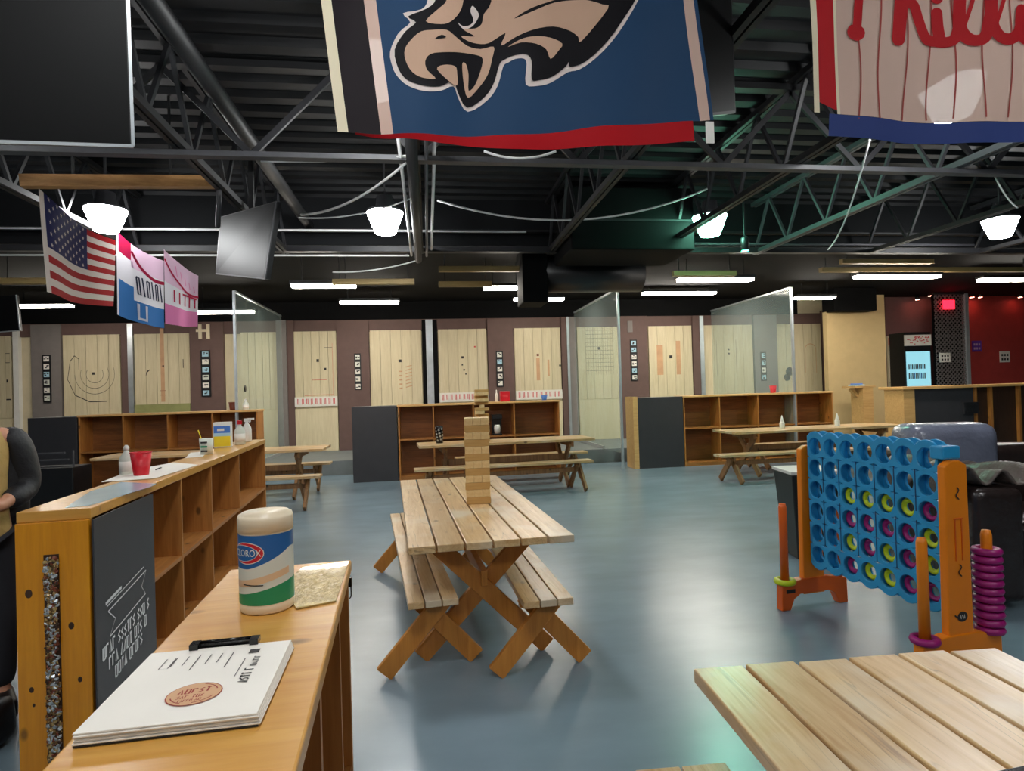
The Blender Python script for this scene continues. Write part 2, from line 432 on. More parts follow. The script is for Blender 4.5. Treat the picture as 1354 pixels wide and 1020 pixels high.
def text_geo(body, size):
    cu = bpy.data.curves.new('lettering', 'FONT'); cu.body = body; cu.size = size; cu.align_x = 'CENTER'; cu.align_y = 'CENTER'; cu.resolution_u = 3
    ob = bpy.data.objects.new('lettering', cu); COL.objects.link(ob)
    dg = bpy.context.evaluated_depsgraph_get()
    me = bpy.data.meshes.new_from_object(ob.evaluated_get(dg))
    vs = [tuple(v.co) for v in me.vertices]; fs = [tuple(p.vertices) for p in me.polygons]
    bpy.data.objects.remove(ob); bpy.data.curves.remove(cu); bpy.data.meshes.remove(me)
    return vs, fs
def add_text(mb, body, size, S, mat, sx=1.0):
    vs, fs = text_geo(body, size)
    mb.faces([S(v[0] * sx, v[1]) for v in vs], fs, mat)
def plane_S(o, ux, uy, off):
    o, ux, uy = Vector(o), Vector(ux).normalized(), Vector(uy).normalized(); n = ux.cross(uy) * off
    return lambda x, y: o + ux * x + uy * y + n

# ------------------------------------------------------------------ setting
struct(MB().bb(-16, 20, -8, 16, -.1, 0, 'floor').build('floor'))
WY = 14.6
DECK = 4.45
mb = MB()   # corrugated deck
x0, x1 = -16, 20; y = -8.0; pr = .3
prof = [(0, 0), (.13, 0), (.165, .06), (.265, .06), (.3, 0)]
pts = []
while y < 9.0:
    for a, b in prof[:-1]: pts.append((y + a, DECK + b))
    y += pr
pts.append((y, DECK)); 
vs = []; fs = []
for (yy, zz) in pts: vs += [(x0, yy, zz), (x1, yy, zz)]
for i in range(len(pts) - 1): fs.append((2 * i, 2 * i + 1, 2 * i + 3, 2 * i + 2))
mb.faces(vs, fs, 'deck'); mb.bb(-16, 20, -8, 16, DECK + .08, DECK + .2, 'black_paint')
struct(mb.build('ceiling'))
struct(MB().bb(-16, 20, WY, WY + .2, 0, 4.6, 'cream_wall').build('wall_back'))
struct(MB().bb(-16, -15.8, -8, 14.6, 0, 4.6, 'side_wall').build('wall_left'))
struct(MB().bb(19.8, 20, -8, 14.6, 0, 4.6, 'side_wall').build('wall_right'))
struct(MB().bb(-16, 20, -8.2, -8, 0, 4.6, 'side_wall').build('wall_front'))
BH = 9.1
struct(MB().bb(-15.8, 19.8, BH, BH + .12, 3.75, DECK + .02, 'bulkhead').build('trim_1'))       # dark bulkhead at the end of the open ceiling
struct(MB().bb(-15.8, 19.8, BH + .1, WY, 3.75, 3.85, 'black_paint').build('trim_2'))            # low black ceiling over the lanes
struct(MB().bb(-15.8, Yp(1095, 480, 13.4).x, WY - .06, WY, 3.32, 3.75, 'black_paint').build('trim_3'))           # dark band over the boards
TY = 13.4
xr = Yp(1095, 480, 13.4).x
struct(MB().bb(-15.8, xr, 12.2, WY, 0, .28, 'lane_floor').build('trim_4'))                      # raised lane floor

def wx(px, py=480, Y=WY): return Yp(px, py, Y).x
def wz(px, py, Y=WY): return Yp(px, py, Y).z
struct(MB().bb(-15.8, wx(1093), WY - .05, WY, 3.04, 3.34, 'panel_brown').build('trim_5'))                     # brown band added as colour for the dark fade above the target boards
ntrim = 6
for a, b, mat, z0, z1, th in ((45, 84, 'panel_grey', .28, 3.3, .1), (162, 171, 'panel_brown', .28, 3.3, .06), (171, 178, 'silver', .28, 3.3, .08), (254, 298, 'panel_brown', .28, 3.3, .12),
                          (368, 381, 'panel_grey', .28, 3.32, .16), (381, 390, 'panel_brown', .28, 3.32, .1), (447, 489, 'panel_brown', .28, 3.3, .12),
                          (559, 564, 'black_paint', .28, 3.3, .06), (564, 573, 'silver', .28, 3.3, .1), (573, 579, 'black_paint', .28, 3.3, .06), (645, 679, 'panel_brown', .28, 3.3, .12),
                          (742, 749, 'panel_brown', .28, 3.32, .12), (749, 752, 'silver', .28, 3.32, .14), (752, 761, 'panel_grey', .28, 3.32, .12),
                          (819, 855, 'panel_brown', .28, 3.32, .12), (915, 924, 'panel_brown', .28, 3.3, .1), (924, 929, 'silver', .28, 3.3, .12),
                          (995, 1025, 'panel_grey', .28, 3.3, .12), (1086, 1092, 'panel_brown', .28, 3.4, .12), (22, 29, 'white_plastic', .28, 3.2, .12)):
    struct(MB().bb(wx(a), wx(b), WY - th, WY, z0, z1, mat).build('trim_%d' % ntrim)); ntrim += 1
# tan wall and the red corner room
TY = 13.4
struct(MB().bb(wx(1095, 480, TY), wx(1172, 480, TY), TY, TY + .15, 0, wz(1130, 412, TY), 'tan_wall').build('wall_tan'))
struct(MB().bb(wx(1095, 480, TY), wx(1150, 480, TY), TY - .3, TY + .15, wz(1130, 413, TY), 3.75, 'black_paint').build('trim_%d' % ntrim)); ntrim += 1
struct(MB().bb(wx(1158, 480, TY), wx(1172, 480, TY), TY, TY + .15, wz(1130, 412, TY), wz(1165, 390, TY), 'tan_wall').build('trim_%d' % ntrim)); ntrim += 1
struct(MB().bb(wx(1172), wx(1234), WY - .05, WY, 0, 3.75, 'maroon_wall').build('wall_maroon'))
struct(MB().bb(wx(1234), 19.7, WY - .05, WY, 0, 3.75, 'red_wall').build('wall_red'))

# ------------------------------------------------------------------ target boards
def board(a, b, label, marks=None, strip=None, grp='target boards on the lane wall', green=False):
    xa, xb = wx(a), wx(b); cx = (xa + xb) / 2
    t = thing('target_board', label, 'target board', (cx, WY - .006, .285), 0, grp)
    w = xb - xa; mb = MB(); n = 5
    for k in range(n): mb.bb(-w / 2 + k * w / n + .003, -w / 2 + (k + 1) * w / n - .003, -.07, 0, 1.0, 2.78, 'target')
    mb.build('plank_face', t)
    MB().bb(-w / 2, w / 2, -.1, 0, 0, .99, 'target').build('base_panel', t, bevel=.005)
    if marks:
        mm = MB()
        for pts, wd, mt in marks:
            for pl in stroke_polys(pts, wd, cap=False):
                mm.faces([(p.x * w / 2, -.073, p.y + .3) for p in pl], [(0, 1, 2, 3)], mt)
        mm.build('drawn_marks', t)
    if strip:
        y0, y1, n2, mt = strip
        s = MB(); s.bb(-w / 2, w / 2, -.125, -.1, 1.04, 1.26, 'white_paper').build('score_strip', t)
        ch = [o for o in t.children if o.name.startswith('score_strip')][0]
        s2 = MB(); rr = random.Random(a)
        for k in range(n2):
            xx = -w / 2 + w * (k + .7) / (n2 + .6)
            for j in range(2):
                s2.bb(xx + j * .028 - .01, xx + j * .028 + .004, -.128, -.125, 1.08 + rr.random() * .02, 1.22, mt)
        s2.build('strip_marks', ch)
    if green:
        MB().bb(-w / 2, w / 2, -.12, -.1, 1.0, 1.2, plain('green_band', (150, 150, 96), .6)).build('lower_band', t)
    return t
def circ(cx, cz, r, a0=0, a1=360, n=20): return [(cx + r * math.cos(R(a0 + (a1 - a0) * k / n)), cz + 1.0 * r * math.sin(R(a0 + (a1 - a0) * k / n)) * .62) for k in range(n + 1)]
dot = lambda x, z, r=.06, mt='ink': ([(x - r, z), (x + r, z)], r * 1.1, mt)
rings = [([(-.75, 1.9), (-.85, 1.5), (-.6, 1.15), (-.1, 1.0), (.5, 1.0)], .02, 'ink'), ([(-.75, 1.9), (-.6, 2.02), (-.45, 1.95), (-.45, 1.7)], .02, 'ink'),
         (circ(.1, 1.6, .3, 150, 390), .01, 'ink'), (circ(.1, 1.6, .5, 160, 390), .01, 'ink'), (circ(.1, 1.6, .7, 180, 380), .01, 'ink'), dot(.05, 1.62, .05)]
board(-20, 18, 'pale plank target board cut by the frame edge with a dark square mark', [dot(.7, 1.5, .06), ([(.6, 1.1), (.95, 1.1)], .03, 'ink'), ([(.6, 1.9), (.9, 1.9), (.9, 2.1), (.6, 2.1), (.6, 1.9)], .015, 'ink')])
board(86, 161, 'pale plank target board with a drawn fish outline and rings', rings)
board(180, 253, 'pale target board with dry green band above the cubby wall', [([(-.6, 1.55), (-.55, 1.65), (-.45, 1.68), (-.6, 1.6)], .02, 'ink'), ([(0, 2.6), (0, .95)], .14, 'tan_sticker'), dot(.02, 1.75, .04), ([(-.1, 1.2), (.1, 1.2)], .01, 'maroon_ink'), ([(-.1, 1.1), (.1, 1.1)], .01, 'maroon_ink'), ([(.75, 1.9), (.75, 1.7)], .025, 'ink')], green=True)
board(320, 367, 'pale target board seen through the clear partition with the black round sticker')
board(390, 446, 'pale target board with a red outlined rectangle and red numbers strip', [([(-.55, 1.0), (.8, 1.0), (.8, 2.2)], .012, 'red_ink'), ([(-.2, 1.0), (-.2, 1.35), (.5, 1.35)], .01, 'red_ink'), dot(.1, 1.8, .06), dot(.45, 1.6, .05), ([(.4, 2.1), (.8, 2.1)], .008, 'ink')], strip=(0, 0, 9, 'red_ink'))
board(490, 558, 'pale target board with a column of small printed squares', [dot(.15, 1.75, .06)] + [([(.1, 1.5 - .1 * k), (.22, 1.5 - .1 * k)], .03, 'tan_sticker') for k in range(5)] + [([(.35, 1.6 - .08 * k), (.6, 1.64 - .08 * k)], .02, 'tan_sticker') for k in range(7)])
board(580, 644, 'pale target board with four dark chips over a red numbers strip', [dot(-.02, 1.8, .05), dot(-.04, 1.62, .03), dot(.03, 1.5, .035), dot(.1, 1.4, .03), dot(.5, 2.05, .03, 'red_ink')], strip=(0, 0, 11, 'red_ink'))
board(680, 741, 'pale target board with worn brown patch beside the red box', [([(0, 1.2), (0, 1.75)], .15, 'tan_sticker'), ([(.45, 1.3), (.45, 1.7)], .08, 'tan_sticker'), dot(0, 1.82, .05, 'brown_plastic'), dot(.95, 1.55, .04)], strip=(0, 0, 10, 'red_ink'))
board(763, 817, 'pale target board with ruled grid lines behind the clear partition', [([(-.6 + .12 * k, 1.3), (-.6 + .12 * k, 2.5)], .008, 'ink') for k in range(12)] + [([(-.6, 1.4 + .1 * k), (.75, 1.4 + .1 * k)], .006, 'ink') for k in range(12)] + [dot(.05, 1.95, .06)])
board(857, 914, 'pale target board with two dark slots above the dark divider panel', [([(-.5, 1.25), (-.5, 2.0)], .28, 'tan_sticker'), ([(.35, 1.25), (.35, 2.1)], .2, 'tan_sticker'), dot(0, 1.7, .07)])
board(930, 994, 'pale target board with one small dark hole over the end cubby wall', [dot(0, 1.75, .035), dot(0, 1.85, .03), ([(-.5, 1.2), (-.5, 2.1)], .01, 'ink'), ([(.3, 1.2), (.3, 2.1)], .01, 'ink')])
board(1026, 1084, 'pale target board with a drawn arch beside the tan wall', [(circ(.5, 1.8, .25, 0, 180), .02, 'tan_sticker'), ([(.25, 1.8), (.25, 1.2)], .02, 'tan_sticker'), ([(.75, 1.8), (.75, 1.2)], .02, 'tan_sticker')])

def photo_strip(px, py0, py1, n, label, w=.2):
    x = wx(px, (py0 + py1) / 2); z0, z1 = wz(px, py1), wz(px, py0)
    t = thing('photo_strip', label, 'photo strip', (x, WY - .12, z0), 0, 'photo strips on the wall panels')
    MB().bb(-w / 2, w / 2, -.02, 0, 0, z1 - z0, 'black_plastic').build('backing', t)
    h = (z1 - z0) / n; rr = random.Random(px)
    for k in range(n):
        mt = random.choice(['white_paper', 'pale_label', 'light_blue'])
        p = MB().bb(-w * .34, w * .34, -.026, -.02, h * k + h * .18, h * k + h * .82, mt).build('photo', t)
        q = MB()
        for j in range(3):
            xx = (rr.random() - .5) * w * .4; zz = h * k + h * (.3 + .35 * rr.random())
            q.bb(xx - .02, xx + .02, -.028, -.026, zz, zz + h * .12, 'ink')
        q.build('picture', p)
photo_strip(67, 470, 532, 6, 'strip of small pictures on the grey panel near the fish target', .16)
photo_strip(275, 464, 525, 6, 'black strip of six pictures on the brown panel under the H sign')
photo_strip(474, 468, 516, 5, 'black strip of five pictures above the chalkboard end panel', .15)
photo_strip(660, 465, 512, 5, 'black strip of five pictures above the small red box', .17)
photo_strip(836, 450, 504, 6, 'black strip of six pictures beside the clear partition edge', .17)
photo_strip(1006, 466, 504, 4, 'strip of four pale pictures on the grey panel above the red cup', .15)
# H sign
p = Yp(270, 439, WY - .13)
t = thing('letter_sign', 'pale letter H sign at the top of the brown panel', 'sign', (p.x, WY - .12, p.z - .16))
mb = MB(); mb.bb(-.12, -.05, -.03, 0, 0, .33, 'cream_plastic'); mb.bb(.05, .12, -.03, 0, 0, .33, 'cream_plastic'); mb.bb(-.17, .05, -.032, 0, .16, .22, 'cream_plastic'); mb.build('letter', t)
p = Yp(833, 432, WY - .13)
tag(MB().box((p.x, WY - .13, p.z), (.13, .015, .28), 'panel_grey').build('paper_notice'), 'small grey notice on the brown panel above the picture strip', 'notice')

# ------------------------------------------------------------------ clear partitions
def partition(px, label, grp='clear lane partitions'):
    X = Yp(px, 480, 11.0).x
    t = thing('clear_partition', label, 'partition', (X, 11.0, 0), 0, grp)
    MB().bb(-.006, .006, .04, 3.4, .3, 3.4, 'clear_plastic').build('panel', t)
    MB().bb(-.02, .02, 0, .05, 0, 3.42, 'silver').build('edge_post', t)
    MB().bb(-.02, .02, 1.25, 3.4, .28, .34, 'silver').build('bottom_rail', t)
    MB().bb(-.02, .02, .05, 3.4, 3.4, 3.43, 'silver').build('top_rail', t)
    return t
pl = partition(311, 'clear lane partition behind the cup on the cubby wall end')
partition(820, 'clear lane partition standing over the floor gap by the brown panel')
partition(1050, 'clear lane partition standing behind the red cup')
p = Yp(318, 514, 11.2)
tag(MB().lathe([(.001, -.004), (.06, -.004), (.06, .004), (.001, .004)], 'black_gloss', n=20, T=Matrix.Translation((pl.location.x + .012, p.y + .3, p.z)) @ Matrix.Rotation(R(90), 4, 'Y')).build('round_sticker'), 'black round sticker on the clear partition above the white bottle', 'sticker')
p = Yp(1042, 494, WY - .08)
t = tag(MB().lathe([(.001, -.004), (.11, -.004), (.11, .004), (.001, .004)], 'ink', n=20, T=Matrix.Translation((p.x + .04, WY - .095, p.z + .05)) @ Matrix.Rotation(R(90), 4, 'X')).lathe([(.001, -.004), (.09, -.004), (.09, .004), (.001, .004)], 'ink', n=20, T=Matrix.Translation((p.x - .04, WY - .095, p.z - .1)) @ Matrix.Rotation(R(90), 4, 'X')).build('round_decal'), 'black double round decal on the target board behind the red cup', 'decal')

# ------------------------------------------------------------------ cubby units
def cubby(name, label, cat, loc, rz, L, dep, h, cuts, shelves, base=.06, topmat='cubby_edge', sidemat='cubby_z', over=.015, group=None, bottom=True, topt=.035):
    """local X along the length, front (open) side faces -Y"""
    t = thing(name, label, cat, loc, rz, group)
    MB().bb(-over, L + over, -over, dep + over, h - topt, h, topmat).build('worktop', t, bevel=.004)
    th = .025
    for x in (0, L - th): MB().bb(x, x + th, 0, dep, 0, h - topt, sidemat).build('side_panel', t, bevel=.002)
    MB().bb(th, L - th, dep - .015, dep, base, h - topt, 'cubby_back').build('back_panel', t)
    for c in cuts: MB().bb(c - .011, c + .011, .002, dep - .015, base, h - topt, 'cubby_z').build('divider', t)
    for z in shelves: MB().bb(th, L - th, .004, dep - .015, z - .012, z + .012, 'cubby_x').build('shelf', t)
    MB().bb(th, L - th, .006, dep - .015, base - .02, base + .012, 'cubby_x').build('bottom_board', t)
    MB().bb(th, L - th, .01, .03, 0, base - .02, 'cubby_x').build('toe_board', t)
    return t
BY = 11.0
def bx(px, py=580): return Yp(px, py, BY).x
# mid and end units
xs = bx(527); xe = bx(741); Lm = xe - xs
cubby('cubby_wall', 'long cubby wall behind the picnic table with the second block tower', 'cubby wall', (xs, BY, 0), 0, Lm, .4, 1.35, [bx(574) - xs, bx(627) - xs, bx(681) - xs], [.72])
tag(MB().bb(bx(466), xs - .02, BY - .02, BY + .42, 0, 1.34, 'chalkboard').build('chalkboard_panel', bevel=.005), 'dark grey end panel of the cubby wall behind the middle tables', 'panel')
xs2 = bx(905); xe2 = bx(1103)
cubby('cubby_wall', 'cubby wall with a red cup on top beside the tan wall', 'cubby wall', (xs2, BY, 0), 0, xe2 - xs2, .4, 1.35, [bx(953) - xs2, bx(1004) - xs2, bx(1055) - xs2], [.72])
t = thing('chalkboard_panel', 'dark grey end panel with a pale wooden edge by the lane gap', 'panel', (bx(838), BY, 0))
MB().bb(bx(844) - bx(838), xs2 - .02 - bx(838), -.02, .42, 0, 1.34, 'chalkboard').build('board', t, bevel=.004)
MB().bb(0, bx(844) - bx(838), -.02, .42, 0, 1.36, 'cubby_edge').build('edge_strip', t)
xs3 = bx(104); xe3 = bx(341)
cubby('cubby_wall', 'cubby wall with a brown cup and white bottle on its end', 'cubby wall', (xs3, BY, 0), 0, xe3 - xs3, .4, 1.35, [bx(163) - xs3, bx(222) - xs3, bx(281) - xs3], [.72])
tag(MB().bb(bx(38), xs3 - .02, BY - .02, BY + .42, 0, 1.33, 'chalkboard').build('chalkboard_panel', bevel=.005), 'dark grey end panel behind the black speaker box', 'panel')

# long cubby with the bottle cap strip (nearer)
A0 = Vector((-1.433, 2.80, 0)); ya = R(94.7)
da = Vector((math.cos(ya), math.sin(ya), 0))
def alongA(px, py): return (G(px, py, 1.09) - A0).dot(da)
La = 4.15
cutsA = [alongA(207, 643), alongA(254, 623.5), alongA(294, 608), alongA(324.6, 594)]
LA0 = cutsA[0]
ua = cubby('cubby_wall', 'long cubby divider with the red cup and a bottle cap strip on its end', 'cubby divider', A0, ya, La, .262, 1.09, cutsA, [.56], topmat='counter', topt=.045, over=.006)
MB().bb(-.022, -.001, -.004, .266, .004, 1.045, 'amber').build('end_panel', ua, bevel=.003)
kn = MB()
for yy, zz, rr_ in ((.22, .755, .012), (.068, .607, .01), (.217, .36, .008), (.04, .38, .008), (.21, .296, .005)):
    kn.lathe([(rr_ * 1.1, 0), (rr_, .0006), (.0005, .0007)], 'dark_wood', n=14, T=Matrix.Translation((-.0222, yy, zz)) @ Matrix.Rotation(R(-90), 4, 'Y') @ Matrix.Scale(1.4, 4, (1, 0, 0)))
setp(kn.build('wood_knots', ua), 'dark knots in the amber end panel')
# slot full of caps
ep = ua
sl = MB().bb(-.0245, -.0215, .107, .163, .05, .91, 'dark_wood').build('cap_slot', ep)
cm = MB(); rr = random.Random(3)
for k in range(800):
    zz = .062 + rr.random() * .835; yy = .113 + rr.random() * .044
    Tm = Matrix.Translation((-.027 - rr.random() * .006, yy, zz)) @ Matrix.Rotation(R(-90) + rr.uniform(-.7, .7), 4, 'Y') @ Matrix.Rotation(rr.uniform(-.7, .7), 4, 'X')
    cm.lathe([(.009, 0), (.0085, .0025), (.006, .004)], rr.choice(['cap_metal', 'silver', 'brown_plastic', 'silver', 'beam_tan', 'cap_metal', 'dark_wood']), n=7, T=Tm)
setp(cm.build('bottle_caps', ep), 'mixed bottle caps filling the slot', 'stuff')
# chalkboard on its side
cb = MB().bb(-.02, LA0 + .07, -.022, -.016, .02, 1.043, 'chalkboard').build('chalkboard', ua)
Sc = plane_S((0, -.022, 0), (1, 0, 0), (0, 0, 1), .002)
ck = MB()
def cst(pts, w):
    for pl_ in stroke_polys(pts, w, cap=False): ck.faces([Sc(p.x, p.y) for p in pl_], [(0, 1, 2, 3)], 'chalk')
ww = LA0
fl = lambda a, b: (a * ww, b)
cst([fl(.16, .615), fl(.90, .67), fl(.80, .605), fl(.88, .555), fl(.18, .50), fl(.28, .56), fl(.16, .615)], .006)
cst([fl(.14, .64), fl(.5, .668), fl(.86, .695)], .005); cst([fl(.12, .655), fl(.4, .677)], .014)
def scribble(put, x0, x1, y, h, seed, slope=0.0, wd=None):
    rr = random.Random(seed); x = x0; wd = wd or h * .2
    while x < x1 - h * .3:
        for _ in range(rr.randint(3, 6)):
            if x > x1 - h * .3: break
            yy = y + (x - x0) * slope; g = h * .42; k = rr.randint(0, 4)
            ps = [[(x, yy), (x, yy + h), (x + g, yy + h)], [(x, yy + h), (x + g, yy + h), (x + g * .5, yy + h), (x + g * .5, yy)], [(x, yy), (x + g * .5, yy + h), (x + g, yy)], [(x + g, yy + h), (x, yy + h * .7), (x + g, yy + h * .3), (x, yy)], [(x, yy), (x, yy + h), (x + g, yy + h), (x + g, yy), (x, yy)]][k]
            put(ps, wd); x += h * .68
        x += h * .5
scribble(cst, .06 * ww, .97 * ww, .425, .05, 1, .085, .0125)
scribble(cst, .16 * ww, .92 * ww, .362, .05, 2, .085, .0125)
scribble(cst, .26 * ww, .82 * ww, .30, .05, 3, .085, .0125)
ck.build('chalk_lettering', cb)

# near counter
c1 = Vector((-.22, 1.652, 0)); yc = R(93)
dc = Vector((math.cos(yc), math.sin(yc), 0)); Lc = 1.75
C0 = c1 - dc * Lc
cu = cubby('counter_unit', 'wooden cubby counter with the clipboard and wipes canister on top', 'counter', C0, yc, Lc, .285, 1.095, [.35, .75, 1.15, 1.5], [.56], topmat='counter', topt=.03, over=.008)
Tc = Matrix.Translation(C0) @ Matrix.Rotation(yc, 4, 'Z')
# spill of worn epoxy -> printed placemat
q = [G(392, 806, 1.0965), G(444, 796, 1.0965), G(461, 744, 1.0965), G(400, 752, 1.0965), G(372, 775, 1.0965)]
mb = MB(); mb.faces([p for p in q] + [p + Vector((0, 0, .0025)) for p in q], [(0, 1, 2, 3, 4), (5, 6, 7, 8, 9)] + [(i, (i + 1) % 5, 5 + (i + 1) % 5, 5 + i) for i in range(5)], 'epoxy')
tag(mb.build('paper_placemat'), 'crumpled yellowish paper lying behind the wipes canister', 'paper')
p = C0 + dc * (Lc + .012) + Vector((.0, 0, 1.06))
t = thing('binder_clip', 'black binder clip hanging on the far edge of the counter', 'clip', G(462, 762, 1.06) + Vector((.004, .016, -.03)), yc)
MB().prism([(-.012, 0), (.012, 0), (.003, .022), (-.003, .022)], .03, 'black_gloss').build('clip_body', t)
MB().tube(spline([(-.002, .003, .0), (-.003, .003, -.028), (-.002, .015, -.034), (-.003, .027, -.028), (-.002, .027, 0)], 4), .0015, 'black_gloss', n=6).build('wire_handle', t)
# bag in counter cubby
def lump(name, label, cat, c, s, mat, seed=1, amp=.25, rz=0, parent=None, n=3):
    b = bmesh.new(); bmesh.ops.create_icosphere(b, subdivisions=n, radius=1)
    rr = random.Random(seed); ks = [(Vector((rr.uniform(-4, 4), rr.uniform(-4, 4), rr.uniform(-4, 4))), rr.uniform(0, 6)) for _ in range(7)]
    for v in b.verts:
        d = sum(math.sin(v.co.dot(k) + ph) for k, ph in ks) / 7
        sg = lambda w: math.copysign(abs(w) ** .6, w)
        v.co = Vector((sg(v.co.x), sg(v.co.y), sg(v.co.z))) * (1 + amp * d)
        v.co = Vector((v.co.x * s[0], v.co.y * s[1], v.co.z * s[2]))
    lo = min(v.co.z for v in b.verts)
    for v in b.verts: v.co.z -= lo
    m_ = MB(); m_.merge(b, mat, smooth=True)
    o = m_.build(name, parent); o.location = c; o.rotation_euler = (0, 0, rz)
    return tag(o, label, cat) if label else o
bp_ = Tc @ Vector((.55, .13, .573))
lump('plastic_bag', 'crumpled dark striped bag stuffed in the counter cubby', 'bag', bp_, (.13, .09, .17), 'crumple', 4, .35, yc)

# clipboard
cc = [G(200, 870, 1.096), G(375, 857, 1.096), G(340, 967, 1.096), G(107, 990, 1.096)]
ctr = (cc[0] + cc[1] + cc[2] + cc[3]) / 4
ux = ((cc[1] - cc[0]) + (cc[2] - cc[3])).normalized(); ang = math.atan2(ux.y, ux.x) + R(3)
W_, L_ = .222, .258
t = thing('clipboard', 'black clipboard holding a thick white menu booklet on the counter', 'clipboard', (ctr.x + .004, ctr.y, 1.0955), ang)
MB().bb(-W_ / 2, W_ / 2, -L_ / 2, L_ / 2, 0, .003, 'black_plastic').build('board', t, bevel=.001)
bk = MB()
for k in range(5): bk.bb(-W_ / 2 - .001 + .001 * (k % 2), W_ / 2 + .003 - .001 * k, -L_ / 2 + .002 * (k % 3), L_ / 2 - .012, .003 + .003 * k, .0056 + .003 * k, 'white_paper')
bo = bk.build('booklet', t, bevel=.001)
zt = .0181
mk = MB(); Sm = plane_S((0, 0, zt), (1, 0, 0), (0, 1, 0), .0004)
el = lambda cx, cy, rx, ry, n=28: [(cx + rx * math.cos(2 * math.pi * k / n), cy + ry * math.sin(2 * math.pi * k / n)) for k in range(n)]
surf_poly(mk, el(.008, -.052, .037, .034), Sm, 'maroon_ink')
surf_poly(mk, el(.008, -.052, .0355, .0325), lambda x, y: Sm(x, y) + Vector((0, 0, .0003)), 'tan_sticker')
S2 = lambda x, y: Sm(x, y) + Vector((0, 0, .0006))
for pl_ in stroke_polys(circ(0, 0, .001, 0, 1, 1), .001): pass
for a0, a1 in ((20, 80), (200, 250), (280, 340)):
    for pl_ in stroke_polys([(.008 + .03 * math.cos(R(a)), -.052 + .028 * math.sin(R(a))) for a in range(a0, a1, 8)], .0016): surf_poly(mk, pl_, S2, 'maroon_ink')
def putm(ps, wd):
    for pl_ in stroke_polys(ps, wd, cap=False): surf_poly(mk, pl_, S2, 'maroon_ink')
scribble(putm, -.014, .032, -.052, .013, 5, .1); scribble(putm, -.012, .03, -.066, .008, 6, .1); scribble(putm, -.008, .024, -.076, .006, 7, .1)
mk.build('round_logo', bo)
tx = MB()
for k in range(6):
    for pl_ in stroke_polys([(-.06 + .017 * k, .085), (-.06 + .017 * k, .085 - (.035 if k not in (2, 5) else .055))], .0014, cap=False): surf_poly(tx, pl_, Sm, 'ink')
for pl_ in stroke_polys([(-.075, .082), (-.075, .045), (-.062, .045), (-.062, .082)], .0012, cap=False): surf_poly(tx, pl_, Sm, 'ink')
for pl_ in stroke_polys([(.05, .055), (.05, -.01)], .0012, cap=False): surf_poly(tx, pl_, Sm, 'ink')
def putt(ps, wd):
    for pl_ in stroke_polys([(.073 - q[1], q[0]) for q in ps], wd, cap=False): surf_poly(tx, pl_, Sm, 'ink')
scribble(putt, -.03, .02, .0, .013, 8, wd=.003); scribble(putt, .026, .062, .0, .009, 9, wd=.002)
surf_poly(tx, [(.05, .075), (.066, .075), (.066, .09), (.05, .09)], Sm, 'ink')
tx.build('printed_text', bo)
cl = MB(); cl.tube([(-.042, .1275, .024), (.052, .1275, .024)], .0028, 'black_gloss'); cl.bb(-.045, .055, .122, .131, .003, .02, 'black_gloss')
for x in (-.045, .05): cl.box((x, .119, .0225), (.014, .02, .009), 'black_gloss')
cl.build('clip', t)

# wipes canister
g = G(354, 803, 1.095)
t = thing('wipes_canister', 'wipes canister with white lid and blue and green label', 'canister', (g.x, g.y, 1.0955), 0)
rc = .0535; hc = .2
MB().lathe([(.05, 0), (rc, .004), (rc, .016), (rc - .0005, .018), (rc - .0005, .162), (rc, .165)], 'cream_plastic', n=48).build('body', t)
MB().lathe([(rc + .001, .163), (rc + .001, .19), (rc - .001, .196), (.046, .1975), (.046, .2), (.001, .2)], 'cream_plastic', n=48).build('lid', t)
lab = MB(); RL = rc + .0002
a_v = math.atan2(CAM.y - g.y, CAM.x - g.x)   # direction facing the camera
def cyl_S(off=0.0): return lambda x, y: Vector(((RL + off) * math.cos(a_v + x / RL), (RL + off) * math.sin(a_v + x / RL), y))
def band(z0f, z1f, mat, off=0.0, n=64, a0=-math.pi, a1=math.pi):
    vs = []; fs = []; S = cyl_S(off)
    for i in range(n + 1):
        a = (a0 + (a1 - a0) * i / n); vs += [S(a * RL, z0f(a)), S(a * RL, z1f(a))]
    for i in range(n): fs.append((2 * i, 2 * i + 2, 2 * i + 3, 2 * i + 1))
    lab.faces(vs, fs, mat, smooth=True)
def cst_(v): return lambda a: v
sw = lambda a: .093 + .036 * max(0, min(1, (a + .75) / 1.7)) ** 1.3
gz = lambda a: .052 + .012 * math.sin(a)
band(sw, cst_(.16), 'blue_label'); band(gz, sw, 'pale_label'); band(lambda a: gz(a) + .014, lambda a: gz(a) + .028, 'peach_label', .0002, a0=-1.5, a1=.9)
band(cst_(.02), gz, 'green_label')
lo = lab.build('label', t)
lg = MB(); 
surf_poly(lg, el(-.042, .125, .038, .022), cyl_S(.0004), 'white_paper', .006)
surf_poly(lg, el(-.042, .125, .0365, .0205), cyl_S(.0006), 'red_plastic', .006)
surf_poly(lg, el(-.05, .125, .0335, .0165), cyl_S(.0008), 'white_paper', .006)
surf_poly(lg, el(-.05, .125, .0325, .0155), cyl_S(.001), 'blue_label', .006)
add_text(lg, 'CLOROX', .0165, lambda x, y: cyl_S(.0014)(-.042 + x, .125 + y * 1.2), 'white_paper', .95)
for pl_ in stroke_polys([(-.05, .062), (-.03, .061), (-.008, .0605)], .0022): surf_poly(lg, pl_, cyl_S(.0006), 'ink', .006)
lg.build('logo', lo)

